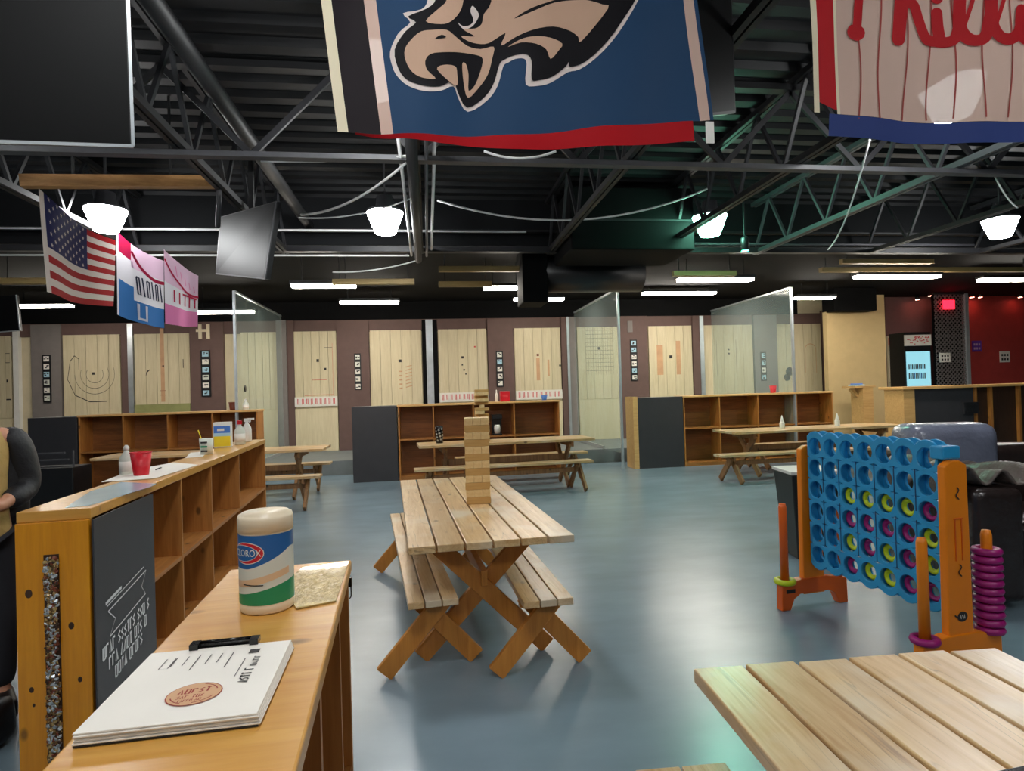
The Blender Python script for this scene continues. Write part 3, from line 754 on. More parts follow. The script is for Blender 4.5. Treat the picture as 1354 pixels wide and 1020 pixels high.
# ------------------------------------------------------------------ cups, bottles
def cup(name, label, loc, mat, h=.12, r=.046, cat='cup', group=None):
    t = thing(name, label, cat, loc, 0, group)
    MB().lathe([(r * .68, 0), (r * .7, .004), (r, h), (r * .96, h), (r * .66, .006), (.001, .006)], mat, n=28).build('cup_wall', t)
    MB().torus((0, 0, h), r, .0025, mat).build('rim', t)
    return t
def bottle(name, label, loc, h, r, mat, capmat, lab=None, cat='bottle', neck=.35, spray=False, rz=0):
    t = thing(name, label, cat, loc, rz)
    MB().lathe([(r * .92, 0), (r, h * .02), (r, h * .5), (r * .9, h * .6), (r * neck, h * .78), (r * neck, h * .84)], mat, n=20).build('bottle_body', t)
    if spray:
        MB().box((0, 0, h * .9), (r * 1.0, r * .8, h * .14), capmat).box((r * .9, 0, h * .95), (r * 1.4, r * .5, h * .06), capmat).build('spray_head', t)
        MB().box((r * .7, 0, h * .84), (r * .25, r * .3, h * .1), capmat, ry=.5).build('trigger', t)
    else:
        MB().lathe([(r * neck * 1.15, h * .83), (r * neck * 1.15, h * .93), (r * neck * .5, h), (.001, h)], capmat, n=16).build('cap', t)
    if lab:
        MB().lathe([(r * 1.01, h * .12), (r * 1.01, h * .45)], lab, n=20).build('label', t)
    return t
top = 1.0905
cup('party_cup', 'red plastic cup standing on papers on the long cubby divider', G(187, 629, top), 'red_plastic', .14, .058)
bottle('sanitizer_bottle', 'clear white bottle close behind the red plastic cup', G(166, 629, top) + Vector((-.02, .06, 0)), .18, .04, 'pale_label', 'white_plastic', 'white_paper')
def sheet(name, label, corners, mat, z, lines=0, cat='paper'):
    q = [G(px, py, z) for px, py in corners]; n = len(q)
    mb = MB(); mb.faces(q + [p + Vector((0, 0, .0015)) for p in q], [tuple(range(n)), tuple(range(n, 2 * n))] + [(i, (i + 1) % n, n + (i + 1) % n, n + i) for i in range(n)], mat)
    return tag(mb.build(name), label, cat)
sheet('paper_sheet', 'pale blue sheet lying at the near end of the cubby divider', [(86, 672), (118, 669), (200, 644), (207, 640), (160, 638), (120, 650)], 'grey_blue', top)
sheet('paper_sheet', 'white paper sheet under the red plastic cup', [(134, 638), (205, 633), (262, 615), (230, 612), (175, 622)], 'white_paper', top + .002)
sheet('paper_sheet', 'small white slip lying in front of the pencil glass', [(245, 606), (268, 604), (276, 597), (252, 599)], 'white_paper', top)
g1 = G(206, 622, top + .005); g2 = G(214, 619, top + .005)
tag(MB().tube([g1 + Vector((0, 0, .004)), g1.lerp(g2, .85) + Vector((0, 0, .004)), g2 + Vector((0, 0, .003))], [.004, .004, .001], 'ink').build('ink_pen'), 'dark pen lying on the white sheet', 'pen')
# pencil glass
g = G(273, 601, top)
t = thing('pencil_cup', 'pale printed cup holding a pencil on the cubby divider', 'pencil cup', g)
MB().lathe([(.045, 0), (.052, .13), (.048, .13), (.043, .006), (.001, .006)], 'pale_label', n=24).build('cup_wall', t)
q = MB()
for k in range(3): q.box((.0, -.049 - .002 * k, .03 + .035 * k), (.05, .006, .014), 'ink' if k != 1 else 'green_label')
q.build('printed_label', t)
tag(MB().tube([g + Vector((.0, .0, .012)), g + Vector((-.06, .0, .2))], .004, 'yellow', n=6).build('wood_pencil'), 'yellow pencil leaning in the pale printed cup', 'pencil')
# yellow/blue box
g = G(294, 592, top)
t = thing('wipes_box', 'tall box with a blue and yellow label on the divider', 'box', g, R(8))
MB().bb(-.075, .075, 0, .1, 0, .235, 'white_plastic').build('carton', t, bevel=.004)
lb = MB(); lb.bb(-.07, .07, -.003, 0, .01, .105, 'yellow'); lb.bb(-.07, .07, -.003, 0, .105, .135, 'light_blue'); lb.bb(-.07, .07, -.003, 0, .135, .2, 'sky_blue'); lb.box((-.01, -.004, .165), (.06, .003, .022), 'white_paper'); lb.build('label', t)
bottle('spray_bottle', 'clear red topped bottle next to the blue and yellow box', G(314, 589, top) + Vector((0, .08, 0)), .24, .05, 'pale_label', 'red_plastic', 'white_paper', spray=True, rz=2)
bottle('spray_bottle', 'white spray bottle at the far end of the cubby divider', G(325, 585, top) + Vector((0, .05, 0)), .25, .045, 'white_plastic', 'white_plastic', None, spray=True, rz=0)
# back unit tops
zt2 = 1.351
cup('brown_cup', 'brown cup on the end of the cubby wall by the partition', Yp(308, 541, BY + .12) * 1 + Vector((0, 0, 0)), 'brown_plastic', .14, .07)
def on_back(px, dy=.15): v = Yp(px, 540, BY + dy); return Vector((v.x, BY + dy, zt2))
for o in list(COL.objects):
    if o.name == 'brown_cup': o.location = on_back(308)
bottle('pump_bottle', 'small white bottle beside the brown cup', on_back(325), .19, .05, 'pale_label', 'white_plastic', 'white_paper')
g = on_back(668)
t = thing('red_box', 'small bright red box on the cubby wall before the brown panel', 'box', g)
MB().bb(-.09, .09, -.05, .07, 0, .19, 'red_plastic', ).build('carton', t, bevel=.01)
MB().bb(-.05, .05, -.054, -.05, .08, .12, 'red_ink').build('label', t)
bottle('white_bottle', 'slim white bottle touching the small red box', on_back(657), .22, .03, 'white_plastic', 'white_plastic', None)
cup('blue_cup', 'small blue cup standing on the cubby wall near a red strip', on_back(720), 'sky_blue', .09, .06)
cup('party_cup', 'red cup on the cubby wall beside the tan wall', on_back(1023), 'red_plastic', .14, .068)
g = Yp(655, 572, 10.0); 
# ------------------------------------------------------------------ picnic tables and benches
def picnic_table(label, loc, rz, L=2.45, W=.88, tops='table_top', legs='table_leg', xa=None, n=6, grp='picnic tables'):
    """length along local Y"""
    t = thing('picnic_table', label, 'picnic table', loc, rz, grp)
    mb = MB(); pw = W / n
    for k in range(n):
        sh = [0, .004, -.003, .002, .005, -.004][k % 6]
        mb.bb(-W / 2 + k * pw + .0055, -W / 2 + (k + 1) * pw - .0055, -L / 2 + sh, L / 2 + sh, .722, .76, tops)
    mb.build('tabletop', t, bevel=.004)
    for y in (-L / 2 + .36, L / 2 - .36):
        s_ = 1 if y > 0 else -1
        MB().bb(-W / 2 + .06, W / 2 - .06, y - .02, y + .02, .635, .722, legs).build('cleat', t, bevel=.003)
        for q in (-1, 1):
            yy = y - s_ * (.0425 if q > 0 else .0815)
            MB().bar((-q * .30, yy, .70), (q * W * .42, yy, .025), .1, .038, legs, side=(1, 0, 0)).build('leg', t, bevel=.004)
    MB().bar((0, -L / 2 + .36, .46), (0, L / 2 - .36, .46), .09, .038, legs).build('stretcher', t, bevel=.004)
    return t
def trim_feet(t): pass
def bench(label, loc, rz, L=2.45, W=.27, tops='table_top', legs='table_leg', n=3, grp='plank benches', spread=.26):
    t = thing('plank_bench', label, 'bench', loc, rz, grp)
    mb = MB(); pw = W / n
    for k in range(n): mb.bb(-W / 2 + k * pw + .003, -W / 2 + (k + 1) * pw - .003, -L / 2, L / 2, .414, .45, tops)
    mb.build('seat', t, bevel=.004)
    for y in (-L / 2 + .22, L / 2 - .22):
        MB().bb(-W / 2 + .02, W / 2 - .02, y - .02, y + .02, .35, .414, legs).build('cleat', t, bevel=.003)
        for q in (-1, 1):
            yy = y + q * .04
            MB().bar((-q * .08, yy, .40), (q * spread, yy, .025), .098, .036, legs, side=(1, 0, 0)).build('leg', t, bevel=.004)
    MB().bar((0, -L / 2 + .2, .31), (0, L / 2 - .2, .31), .07, .036, legs).build('stretcher', t, bevel=.003)
    return t
picnic_table('picnic table in the middle of the floor carrying the near block tower', (.245, 4.345, 0), R(3.4))
bench('plank bench pushed under the middle table, on the counter side', (-.115, 4.42, 0), R(5.5))
bench('plank bench pushed under the middle table, on the side of the big blue game', (.535, 4.30, 0), R(2.6))
picnic_table('picnic table with a worn pale top close beside the giant four in a row game', (1.075, .33, 0), R(-3.0), W=.895)
gb = G(892, 1012, .45)
bench('plank bench end showing beside the closest table', (gb.x - .05, gb.y - 1.23, 0), R(-3), W=.27, n=2)
# farther tables (length along X -> rotate)
gA = G(668, 655, 0)
picnic_table('picnic table carrying the second block tower before the long cubby wall', (Yp(668, 580, 9.55).x, 9.55, 0), R(90 + 4), L=2.75, W=.75, tops='table_top', legs='table_leg_dark')
bench('plank bench along the near side of the second block tower table', (Yp(668, 610, 9.0).x, 9.0, 0), R(90 + 4), L=2.7, legs='table_leg_dark')
bench('plank bench on the cubby side of the second block tower table', (Yp(690, 600, 10.3).x, 10.3, 0), R(90 + 4), L=2.3, legs='table_leg_dark')
picnic_table('picnic table with two white squeeze bottles', (Yp(1070, 570, 9.65).x, 9.65, 0), R(90 + 2), L=3.2, W=.78, legs='table_leg_dark')
bench('plank bench on the near side of the squeeze bottle table', (Yp(1060, 600, 8.95).x, 8.95, 0), R(90 + 2), L=2.9, legs='table_leg_dark')
bench('plank bench on the cubby side of the squeeze bottle table', (Yp(1070, 600, 10.3).x, 10.3, 0), R(90 + 2), L=2.5, legs='table_leg_dark')
xr_ = Yp(432, 586, 9.75).x
picnic_table('picnic table behind the long cubby divider and its red cup', (xr_ - 1.6, 9.75, 0), R(90), L=3.2, W=.8, legs='table_leg_dark')
bench('plank bench near the cubby divider end', (Yp(424, 620, 8.75).x - 1.4, 8.75, 0), R(90), L=2.8, legs='table_leg_dark')
bench('pale topped bench between the lane tables and the brown cup cubby wall', (Yp(438, 610, 10.45).x - 1.4, 10.45, 0), R(90), L=2.8, legs='table_leg_dark')

# squeeze bottles, patterned cup, coffee maker
for px, py, dy, lab in ((1034, 558, 9.65, 'white squeeze bottle nearer the red cup on the table'), (1107, 556, 9.65, 'white squeeze bottle farther from the red cup on the table')):
    v = Yp(px, py, dy); t = thing('squeeze_bottle', lab, 'bottle', (v.x, dy, .7605), 0, 'squeeze bottles on the end table')
    MB().lathe([(.04, 0), (.042, .01), (.042, .09), (.03, .12)], 'white_plastic', n=18).build('bottle_body', t)
    MB().lathe([(.032, .12), (.028, .13), (.006, .22), (.001, .225)], 'white_plastic', n=18).build('nozzle', t)
v = Yp(581, 578, 9.5); t = thing('patterned_cup', 'black cup with pale flower pattern on the second tower table', 'cup', (v.x, 9.5, .7605))
MB().lathe([(.055, 0), (.06, .26), (.052, .27), (.001, .27)], 'black_gloss', n=20).build('cup_wall', t)
q = MB()
for k in range(14):
    a = R(-90 + (k * 47) % 150 - 75); z = .03 + .016 * k
    q.lathe([(.001, .001), (.017, .001)], 'white_paper', n=8, T=Matrix.Translation((.0605 * math.cos(a), .0605 * math.sin(a), z)) @ Matrix.Rotation(a, 4, 'Z') @ Matrix.Rotation(R(90), 4, 'Y'))
q.build('flower_pattern', t)
v = Yp(657, 560, BY + .15); t = thing('coffee_maker', 'small black and white coffee machine standing in a cubby', 'coffee machine', (v.x, BY + .06, .733))
MB().bb(-.09, .09, .0, .2, 0, .03, 'black_plastic').bb(-.09, .09, .12, .2, .03, .3, 'black_plastic').bb(-.09, .09, .0, .2, .3, .38, 'black_plastic').build('housing', t, bevel=.006)
MB().lathe([(.05, 0), (.06, .1), (.05, .16)], 'white_plastic', c=(.0, .06, .032), n=18).build('jug', t)

# block towers
def tower(origin, rz, layers, bl, bw, bh, label, grp, gap=0.0, mats=('block', 'block_pale')):
    protos = []
    for mt in mats:
        o = MB().box((0, 0, bh / 2), (bl, bw * .985, bh * .985), mt).build('wooden_block', bevel=.002, seg=1)
        tag(o, label, 'wooden block', grp); protos.append(o)
    rr = random.Random(5); used = [False] * len(protos)
    for L_i in range(layers):
        for k in range(3):
            if gap and k != 1 and L_i > 4 and rr.random() < gap: continue
            i = L_i % 2
            if not used[i]: o = protos[i]; used[i] = True
            else:
                o = protos[i].copy(); COL.objects.link(o)
            off = (k - 1) * bw
            j = rr.uniform(-.004, .004)
            loc = Vector((j, off, 0)) if L_i % 2 == 0 else Vector((off, j, 0))
            loc.rotate(Matrix.Rotation(rz, 3, 'Z'))
            o.location = Vector(origin) + loc + Vector((0, 0, bh * L_i + .0005)); o.rotation_euler = (0, 0, rz + (R(90) if L_i % 2 else 0))
g = G(636, 667, .76)
tower((g.x - .01, g.y + .085, .7605), R(-4), 12, .168, .056, .0495, 'wooden block in the solid near tower on the middle picnic table', 'blocks of the near tower')
v = Yp(638, 580, 9.5)
tower((v.x, 9.5, .7605), R(0), 17, .21, .07, .048, 'wooden block in the gappy tower on the farther picnic table', 'blocks of the farther tower', gap=.45)

# black phone at the closest table corner
g = G(1335, 1022, .7605)
t = thing('phone', 'dark phone lying on the closest table at the frame corner', 'phone', (g.x, g.y - .02, .7605), R(4))
MB().bb(-.04, .04, -.06, .02, 0, .009, 'silver').build('case', t, bevel=.003); MB().bb(-.037, .037, -.057, .017, .009, .0095, 'black_gloss').build('screen', t)

# ------------------------------------------------------------------ giant four in a row game
Pn = Vector((2.71, 2.86, 0)); Pf = Vector((2.585, 3.82, 0))
axd = (Pn - Pf); Lg = axd.length; angg = math.atan2(axd.y, axd.x); ctr = (Pn + Pf) / 2
gm = thing('connect_game', 'giant blue and orange four in a row floor game', 'game', ctr, angg)
# board: local X far->near, Y thickness, Z up
bw = Lg * .97; cols, rows = 7, 6; cw = bw / cols; rh = .145; zb0 = .305; zb1 = zb0 + rows * rh
def board_plate(y0, y1):
    b = bmesh.new()
    rad = .0535; n = 24
    T_ = .014
    for face_y in (y0, y1):
        for c in range(cols):
            for r_ in range(rows):
                cx = -bw / 2 + (c + .5) * cw; cz = zb0 + (r_ + .5) * rh
                ring = [b.verts.new((cx + rad * math.cos(2 * math.pi * k / n), face_y, cz + rad * 1.05 * math.sin(2 * math.pi * k / n))) for k in range(n)]
                # square outline sampled at the same angles
                sq = []
                for k in range(n):
                    a = 2 * math.pi * k / n; ca, sa = math.cos(a), math.sin(a)
                    s_ = min(cw / 2 / max(abs(ca), 1e-6), rh / 2 / max(abs(sa), 1e-6)); zz = cz + s_ * sa
                    # wavy top and bottom edges
                    xx = cx + s_ * ca
                    if r_ == rows - 1 and sa > 0 and abs(abs(s_ * sa) - rh / 2) < 1e-5: zz += .028 * math.cos(math.pi * (xx - cx) / cw) ** 1
                    if r_ == 0 and sa < 0 and abs(abs(s_ * sa) - rh / 2) < 1e-5: zz -= .028 * math.cos(math.pi * (xx - cx) / cw)
                    sq.append(b.verts.new((xx, face_y, zz)))
                for k in range(n):
                    f = b.faces.new((ring[k], ring[(k + 1) % n], sq[(k + 1) % n], sq[k]))
    bmesh.ops.remove_doubles(b, verts=b.verts, dist=1e-5)
    # close: side walls of holes and border between the two faces
    byk = {}
    for e in [e for e in b.edges if len(e.link_faces) == 1]:
        a, c = e.verts
        if abs(a.co.y - y0) < 1e-6: byk[tuple(sorted(((round(a.co.x, 4), round(a.co.z, 4)), (round(c.co.x, 4), round(c.co.z, 4)))))] = (a, c)
    for e in [e for e in b.edges if len(e.link_faces) == 1]:
        a, c = e.verts
        if abs(a.co.y - y1) < 1e-6:
            k = tuple(sorted(((round(a.co.x, 4), round(a.co.z, 4)), (round(c.co.x, 4), round(c.co.z, 4)))))
            if k in byk:
                p, q = byk[k]
                if (p.co.x - a.co.x) ** 2 + (p.co.z - a.co.z) ** 2 > 1e-8: p, q = q, p
                b.faces.new((a, c, q, p))
    bmesh.ops.recalc_face_normals(b, faces=b.faces)
    return b
for y0, y1 in ((-.042, -.024), (.024, .042)):
    m_ = MB(); m_.merge(board_plate(y0, y1), 'blue_plastic'); m_.build('grid_board', gm, bevel=.003, seg=1)
# column ribs between the plates, then dark blue strips painting groove shade
for c in range(cols + 1):
    x = -bw / 2 + c * cw
    MB().bb(x - .003, x + .003, -.026, .026, zb0 + .01, zb1 - .02, 'blue_plastic').build('column_rib', gm)
gv = MB()
for c in range(1, cols):
    x = -bw / 2 + c * cw
    for z0, z1 in ((zb0 + .15, zb0 + .45), (zb0 + .5, zb1 - .14)): gv.bb(x - .003, x + .003, -.0435, -.0415, z0, z1, plain('groove_shade_blue', (16, 60, 104), .5) if 'groove_shade_blue' not in M else 'groove_shade_blue')
gv.build('groove_shade_line', gm)
MB().bb(-bw / 2, bw / 2, -.03, .03, zb0 - .012, zb0 + .008, 'blue_plastic').build('release_bar', gm)
MB().bb(bw / 2 - .03, bw / 2 + .05, -.06, .06, zb1 - .07, zb1 + .0, 'blue_plastic').build('end_cap', gm, bevel=.01)
# posts and feet
for x in (-Lg / 2 - .03, Lg / 2 + .03):
    m_ = MB(); mt = 'orange_plastic'
    m_.prism([(-.085, .0), (.085, .0), (.074, .985), (.03, 1.01), (-.03, 1.01), (-.074, .985)], .045, mt, Matrix.Translation((x, 0, 0)) @ Matrix.Rotation(R(90), 4, 'Z') @ Matrix.Translation((0, -.0225, .09)))
    po = m_.build('post', gm, bevel=.006)
    if x > 0:
        rl = MB(); xs_ = x + .0235
        for yy in (-.022, .022): rl.bb(xs_ - .001, xs_ + .003, yy - .003, yy + .003, .58, .8, 'orange_shade')
        rl.bb(xs_ - .001, xs_ + .003, -.03, .03, .795, .802, 'orange_shade'); rl.build('relief_line', po)
        Sx = lambda x_, y_: Vector((xs_ + .003, x_, y_))
        mk2 = MB()
        for zc in (.93, .53):
            for pl_ in stroke_polys([(.010 * math.sin(a * .9) , zc + .03 - .0075 * a) for a in range(9)], .007): mk2.faces([Sx(p.x, p.y) for p in pl_], [tuple(range(len(pl_)))], 'ink')
        mk2.build('printed_mark', po)
        lg2 = MB(); surf_poly(lg2, el(.005, .29, .034, .026), lambda a, b_: Vector((xs_ + .002, a, b_)), 'ink')
        for pl_ in stroke_polys([(-.045, .30), (-.03, .29), (.03, .285)], .008) : surf_poly(lg2, pl_, lambda a, b_: Vector((xs_ + .0026, a, b_)), 'ink')
        for pl_ in stroke_polys([(-.012, .30), (-.006, .28), (.002, .30), (.009, .28), (.018, .30), (.018, .282)], .005): surf_poly(lg2, pl_, lambda a, b_: Vector((xs_ + .0034, a, b_)), 'white_paper')
        lg2.build('round_logo', po)
    # foot: arch plate across local Y
    ft = [(-.27, 0), (-.2, 0), (-.17, .07), (-.12, .1), (.12, .1), (.17, .07), (.2, 0), (.27, 0), (.265, .17), (.1, .2), (-.1, .2), (-.265, .17)]
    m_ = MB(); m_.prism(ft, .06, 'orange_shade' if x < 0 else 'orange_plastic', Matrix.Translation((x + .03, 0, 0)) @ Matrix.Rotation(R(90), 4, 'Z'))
    fo = m_.build('foot', gm, bevel=.006)
    if x < 0:
        MB().bb(x + .0305, x + .033, -.235, -.165, .115, .14, 'ink').build('printed_mark', fo)
    for s_ in (-1, 1):
        yy = s_ * .22
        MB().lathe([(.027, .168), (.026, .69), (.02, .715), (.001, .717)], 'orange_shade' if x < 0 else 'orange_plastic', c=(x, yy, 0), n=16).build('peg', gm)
# rings on the pegs and discs in the grid
def ring(label, grp, mat, loc, rot, Rr=.041, r=.0135):
    m_ = MB(); m_.torus((0, 0, 0), Rr, r, mat, n=26, k=8)
    m_.lathe([(Rr - .006, -.004), (Rr - .016, -.003), (Rr - .016, .003), (Rr - .006, .004)], mat, n=26, cap=False)
    o = m_.build('game_ring'); tag(o, label, 'game ring', grp); o.location = loc; o.rotation_euler = rot
    return o
GM = Matrix.Translation(ctr) @ Matrix.Rotation(angg, 4, 'Z')
pat = {(2, 2): 'Y', (3, 2): 'Y', (4, 2): 'Y', (5, 2): 'Y', (6, 2): 'M', (2, 3): 'M', (3, 3): 'M', (4, 3): 'M', (5, 3): 'M', (6, 3): 'Y',
       (2, 4): 'Y', (3, 4): 'M', (4, 4): 'Y', (5, 4): 'M', (6, 4): 'Y', (2, 5): 'M', (3, 5): 'Y', (4, 5): 'Y', (5, 5): 'M', (6, 5): 'M'}
cn = ['first', 'second', 'third', 'fourth', 'fifth', 'sixth', 'seventh']; rn = ['top', 'second', 'third', 'fourth', 'fifth', 'bottom']
pr_ = {}
for (c, r_), k in sorted(pat.items()):
    lab = '%s ring in the game grid, %s row, %s column from the far post' % ('lime yellow' if k == 'Y' else 'magenta', rn[r_], cn[c])
    p = GM @ Vector((-bw / 2 + (c + .5) * cw, -.004, zb1 - (r_ + .5) * rh))
    rot = (R(90), 0, angg)
    if k in pr_:
        o = pr_[k].copy(); COL.objects.link(o); o.location = p; o.rotation_euler = rot; o['label'] = lab
    else: pr_[k] = ring(lab, 'rings in the four in a row grid', 'lime' if k == 'Y' else 'magenta', p, rot)
    if True: pass
def peg_ring(mat, x, yy, z, lab, grp=None):
    o = ring(lab, grp, mat, GM @ Vector((x, yy, z)), (0, 0, 0), Rr=.052, r=.02); return o
peg_ring('lime', -Lg / 2 - .03, -.22, .19, 'lime yellow ring at the base of the far orange peg')
peg_ring('magenta', Lg / 2 + .03, -.22, .19, 'magenta ring alone at the base of the near orange peg')
pr0 = None
for k in range(11):
    z = .19 + .0415 * k
    lab = 'magenta ring in the stack on the near peg beside the leather sofa'
    if pr0 is None: pr0 = peg_ring('magenta', Lg / 2 + .03, .22, z, lab, 'stacked magenta rings')
    else:
        o = pr0.copy(); COL.objects.link(o); o.location = GM @ Vector((Lg / 2 + .03, .22, z))
# ------------------------------------------------------------------ sofa and bin
t = thing('leather_sofa', 'dark brown leather sofa with a puffy blue grey back cushion', 'sofa', (4.36, 3.95, 0), R(-12))
def soft(mb, x0, x1, y0, y1, z0, z1, mat, bev=.08):
    b = bmesh.new(); bmesh.ops.create_cube(b, size=1)
    for v in b.verts: v.co = Vector(((x0 + x1) / 2 + v.co.x * (x1 - x0), (y0 + y1) / 2 + v.co.y * (y1 - y0), (z0 + z1) / 2 + v.co.z * (z1 - z0)))
    bmesh.ops.bevel(b, geom=b.edges[:], offset=min(bev, (x1 - x0) * .45, (y1 - y0) * .45, (z1 - z0) * .45), segments=4, profile=.6, affect='EDGES')
    mb.merge(b, mat, smooth=True); return mb
soft(MB(), -.62, .9, -.5, .5, .08, .4, 'leather', .04).build('base_frame', t)
soft(MB(), -.72, -.4, -.6, .55, .05, .8, 'leather', .07).build('armrest', t)
soft(MB(), -.4, .9, -.5, .3, .38, .55, 'leather', .06).build('seat_cushion', t)
soft(MB(), -.66, .9, .38, .66, .3, .98, 'leather', .08).build('backrest', t)
bc = soft(MB(), -.64, .06, .24, .6, .66, 1.17, 'leather_blue', .13).build('back_cushion', t); setp(bc, 'puffy blue grey leather cushion')
# throw blanket over the arm
b = bmesh.new(); bmesh.ops.create_grid(b, x_segments=40, y_segments=30, size=1)
rr = random.Random(9); ks = [(rr.uniform(3, 9), rr.uniform(3, 9), rr.uniform(0, 6)) for _ in range(6)]
for v in b.verts:
    x, y = v.co.x, v.co.y
    z = .855 + .045 * sum(math.sin(a * x + b2 * y + c2) for a, b2, c2 in ks) / 2
    xx = -.54 + x * .3
    if x < -.75: xx = -.54 - .225 - .02
    z = max(z, .815)
    if x < -.75: z -= (-.75 - x) * .5
    if x > .95: z -= (x - .95) * .2
    v.co = Vector((xx - .02, -.12 + y * .42, z))
m_ = MB(); m_.merge(b, 'blanket', smooth=True)
o = m_.build('throw_blanket', solid=.012); o.location = t.location; o.rotation_euler = t.rotation_euler
tag(o, 'crumpled brown throw draped over the sofa arm', 'blanket')
g = G(1078, 738)
t = thing('waste_bin', 'black tapered waste bin with white liner behind the game', 'bin', (g.x, g.y + .1, 0), R(-10))
MB().box((0, 0, .37), (.3, .3, .74), 'black_plastic', taper=1.35).build('bin_body', t, bevel=.01)
MB().box((0, 0, .755), (.42, .42, .03), 'white_plastic', taper=1.02).build('liner_rim', t, bevel=.004)

# ------------------------------------------------------------------ bar at the red wall
x0b = Yp(1196, 560, 10.6).x
t = thing('bar_counter', 'long wooden bar counter in front of the red wall', 'bar', (x0b, 10.6, 0))
MB().bb(-.05, 4.2, -.05, .6, 1.34, 1.39, 'cubby_edge').build('worktop', t, bevel=.005)
MB().bb(0, .24, 0, .5, 0, 1.34, 'cubby_edge').build('end_post', t)
MB().bb(.24, 1.55, .02, .06, 0, 1.34, 'chalkboard').build('dark_panel', t)
MB().bb(1.55, 4.1, .1, .14, 0, 1.34, 'dark_wood').build('front_panel', t)
for x in (1.6, 1.95, 2.6, 3.3): MB().bb(x, x + .05, .03, .1, 0, 1.34, 'cubby_z').build('stud', t)
vt = MB().bb(1.3, 1.62, -.03, .02, .82, 1.05, 'mid_steel').build('vent_box', t)
sl_ = MB()
for k in range(5): sl_.bb(1.33, 1.59, -.034, -.03, .85 + .04 * k, .868 + .04 * k, 'black_plastic')
sl_.build('vent_slot', vt)
# lectern style stand
v = Yp(1137, 560, 12.6)
t = thing('wooden_stand', 'pale wooden stand with a blue item on top before the tan wall', 'stand', (v.x, 12.6, 0))
MB().bb(-.05, .2, -.2, .2, 0, 1.38, 'cubby_edge').build('body', t); MB().bb(-.25, .25, -.22, .22, 1.38, 1.42, 'cubby_edge').build('top_board', t)
MB().bar((-.2, 0, 1.36), (-.06, 0, 1.18), .06, .1, 'cubby_edge').build('bracket', t)
t2 = thing('blue_cloth', 'folded blue cloth on the pale wooden stand', 'cloth', (v.x - .05, 12.6, 1.4205))
MB().bb(-.14, .14, -.1, .1, 0, .03, 'light_blue').bb(-.1, .1, -.08, .08, .03, .06, 'sky_blue').build('fold', t2, bevel=.01)
# fridge, sign panels
xa = wx(1197, 500, WY - .6); xb = wx(1232, 500, WY - .6)
t = thing('drinks_fridge', 'lit drinks fridge with pale glass door against the dark wall', 'fridge', ((xa + xb) / 2, WY - .6, 0))
w = xb - xa
MB().bb(-w / 2, w / 2, 0, .5, 0, 2.75, 'black_plastic').build('cabinet', t)
d_ = MB().bb(-w / 2 + .04, w / 2 - .04, -.02, 0, .4, 2.25, 'fridge_lit').build('glass_door', t)
q = MB(); rr = random.Random(2)
for k in range(10): q.bb(-w / 2 + .1 + .05 * k - .015, -w / 2 + .1 + .05 * k + .015, -.025, -.02, 1.55, 1.7, rr.choice(['ink', 'grey_steel', 'blue_label'])); q.bb(-w / 2 + .1 + .05 * k - .015, -w / 2 + .1 + .05 * k + .015, -.025, -.02, 1.8, 1.92, rr.choice(['ink', 'grey_steel', 'mid_steel']))
q.build('bottle_row', d_)
hd = MB().bb(-w / 2, w / 2, -.03, 0, 2.4, 2.68, 'white_paper').build('header_sign', t)
q = MB()
for k in range(40): xx = rr.uniform(-w / 2 + .03, w / 2 - .05); zz = rr.uniform(2.43, 2.63); q.bb(xx, xx + .035, -.034, -.03, zz, zz + .02, 'red_ink')
q.build('header_pattern', hd)
xa = wx(1175, 500, WY - .1); xb = wx(1190, 500, WY - .1)
t = thing('menu_board', 'tall pale menu board beside the drinks fridge', 'menu board', ((xa + xb) / 2, WY - .1, .0)); w = xb - xa
MB().bb(-w / 2, w / 2, 0, .04, .3, 2.7, 'cream_wall').build('board', t)
q = MB(); q.bb(-w / 2 + .03, w / 2 - .03, -.004, 0, 2.45, 2.65, 'red_ink')
q.bb(-w / 4, w / 4, -.006, -.002, 2.3, 2.5, 'white_paper')
for k in range(9): q.bb(-w / 2 + .02, w / 2 - .02, -.004, 0, .5 + .12 * k, .505 + .12 * k, 'mid_steel')
q.build('menu_lines', t)
# expanded metal screen
xa = wx(1237, 450, WY - .7); xb = wx(1276, 450, WY - .7)
t = thing('metal_screen', 'black and silver expanded metal screen by the red wall', 'screen', ((xa + xb) / 2, WY - .7, 0)); w = xb - xa
q = MB(); zt_ = 3.7; st = .11
nz = int(zt_ / st)
for k in range(-int(w / st) - 1, nz + 1):
    for sg in (1, -1):
        pts_ = []
        for i in range(0, 2):
            pass
        z0 = k * st; z1 = z0 + w
        xa_, xb_ = (-w / 2, w / 2)
        a_, b_ = (xa_, z0), (xb_, z1)
        if a_[1] < 0: a_ = (xa_ - z0, 0)
        if b_[1] > zt_: b_ = (xb_ - (z1 - zt_), zt_)
        if a_[0] >= b_[0]: continue
        q.bar((sg * a_[0], 0, a_[1]), (sg * b_[0], 0, b_[1]), .02, .02, 'expanded_metal', side=(0, 1, 0))
q.build('metal_mesh', t)
MB().bb(w / 2, w / 2 + .09, -.05, .05, 0, 3.72, 'silver').build('corner_post', t); MB().bb(-w / 2, w / 2, -.03, .03, zt_, zt_ + .05, 'mid_steel').build('top_rail', t)
MB().bb(-w / 2, w / 2, .06, .09, 0, 3.7, 'black_paint').build('backing', t)
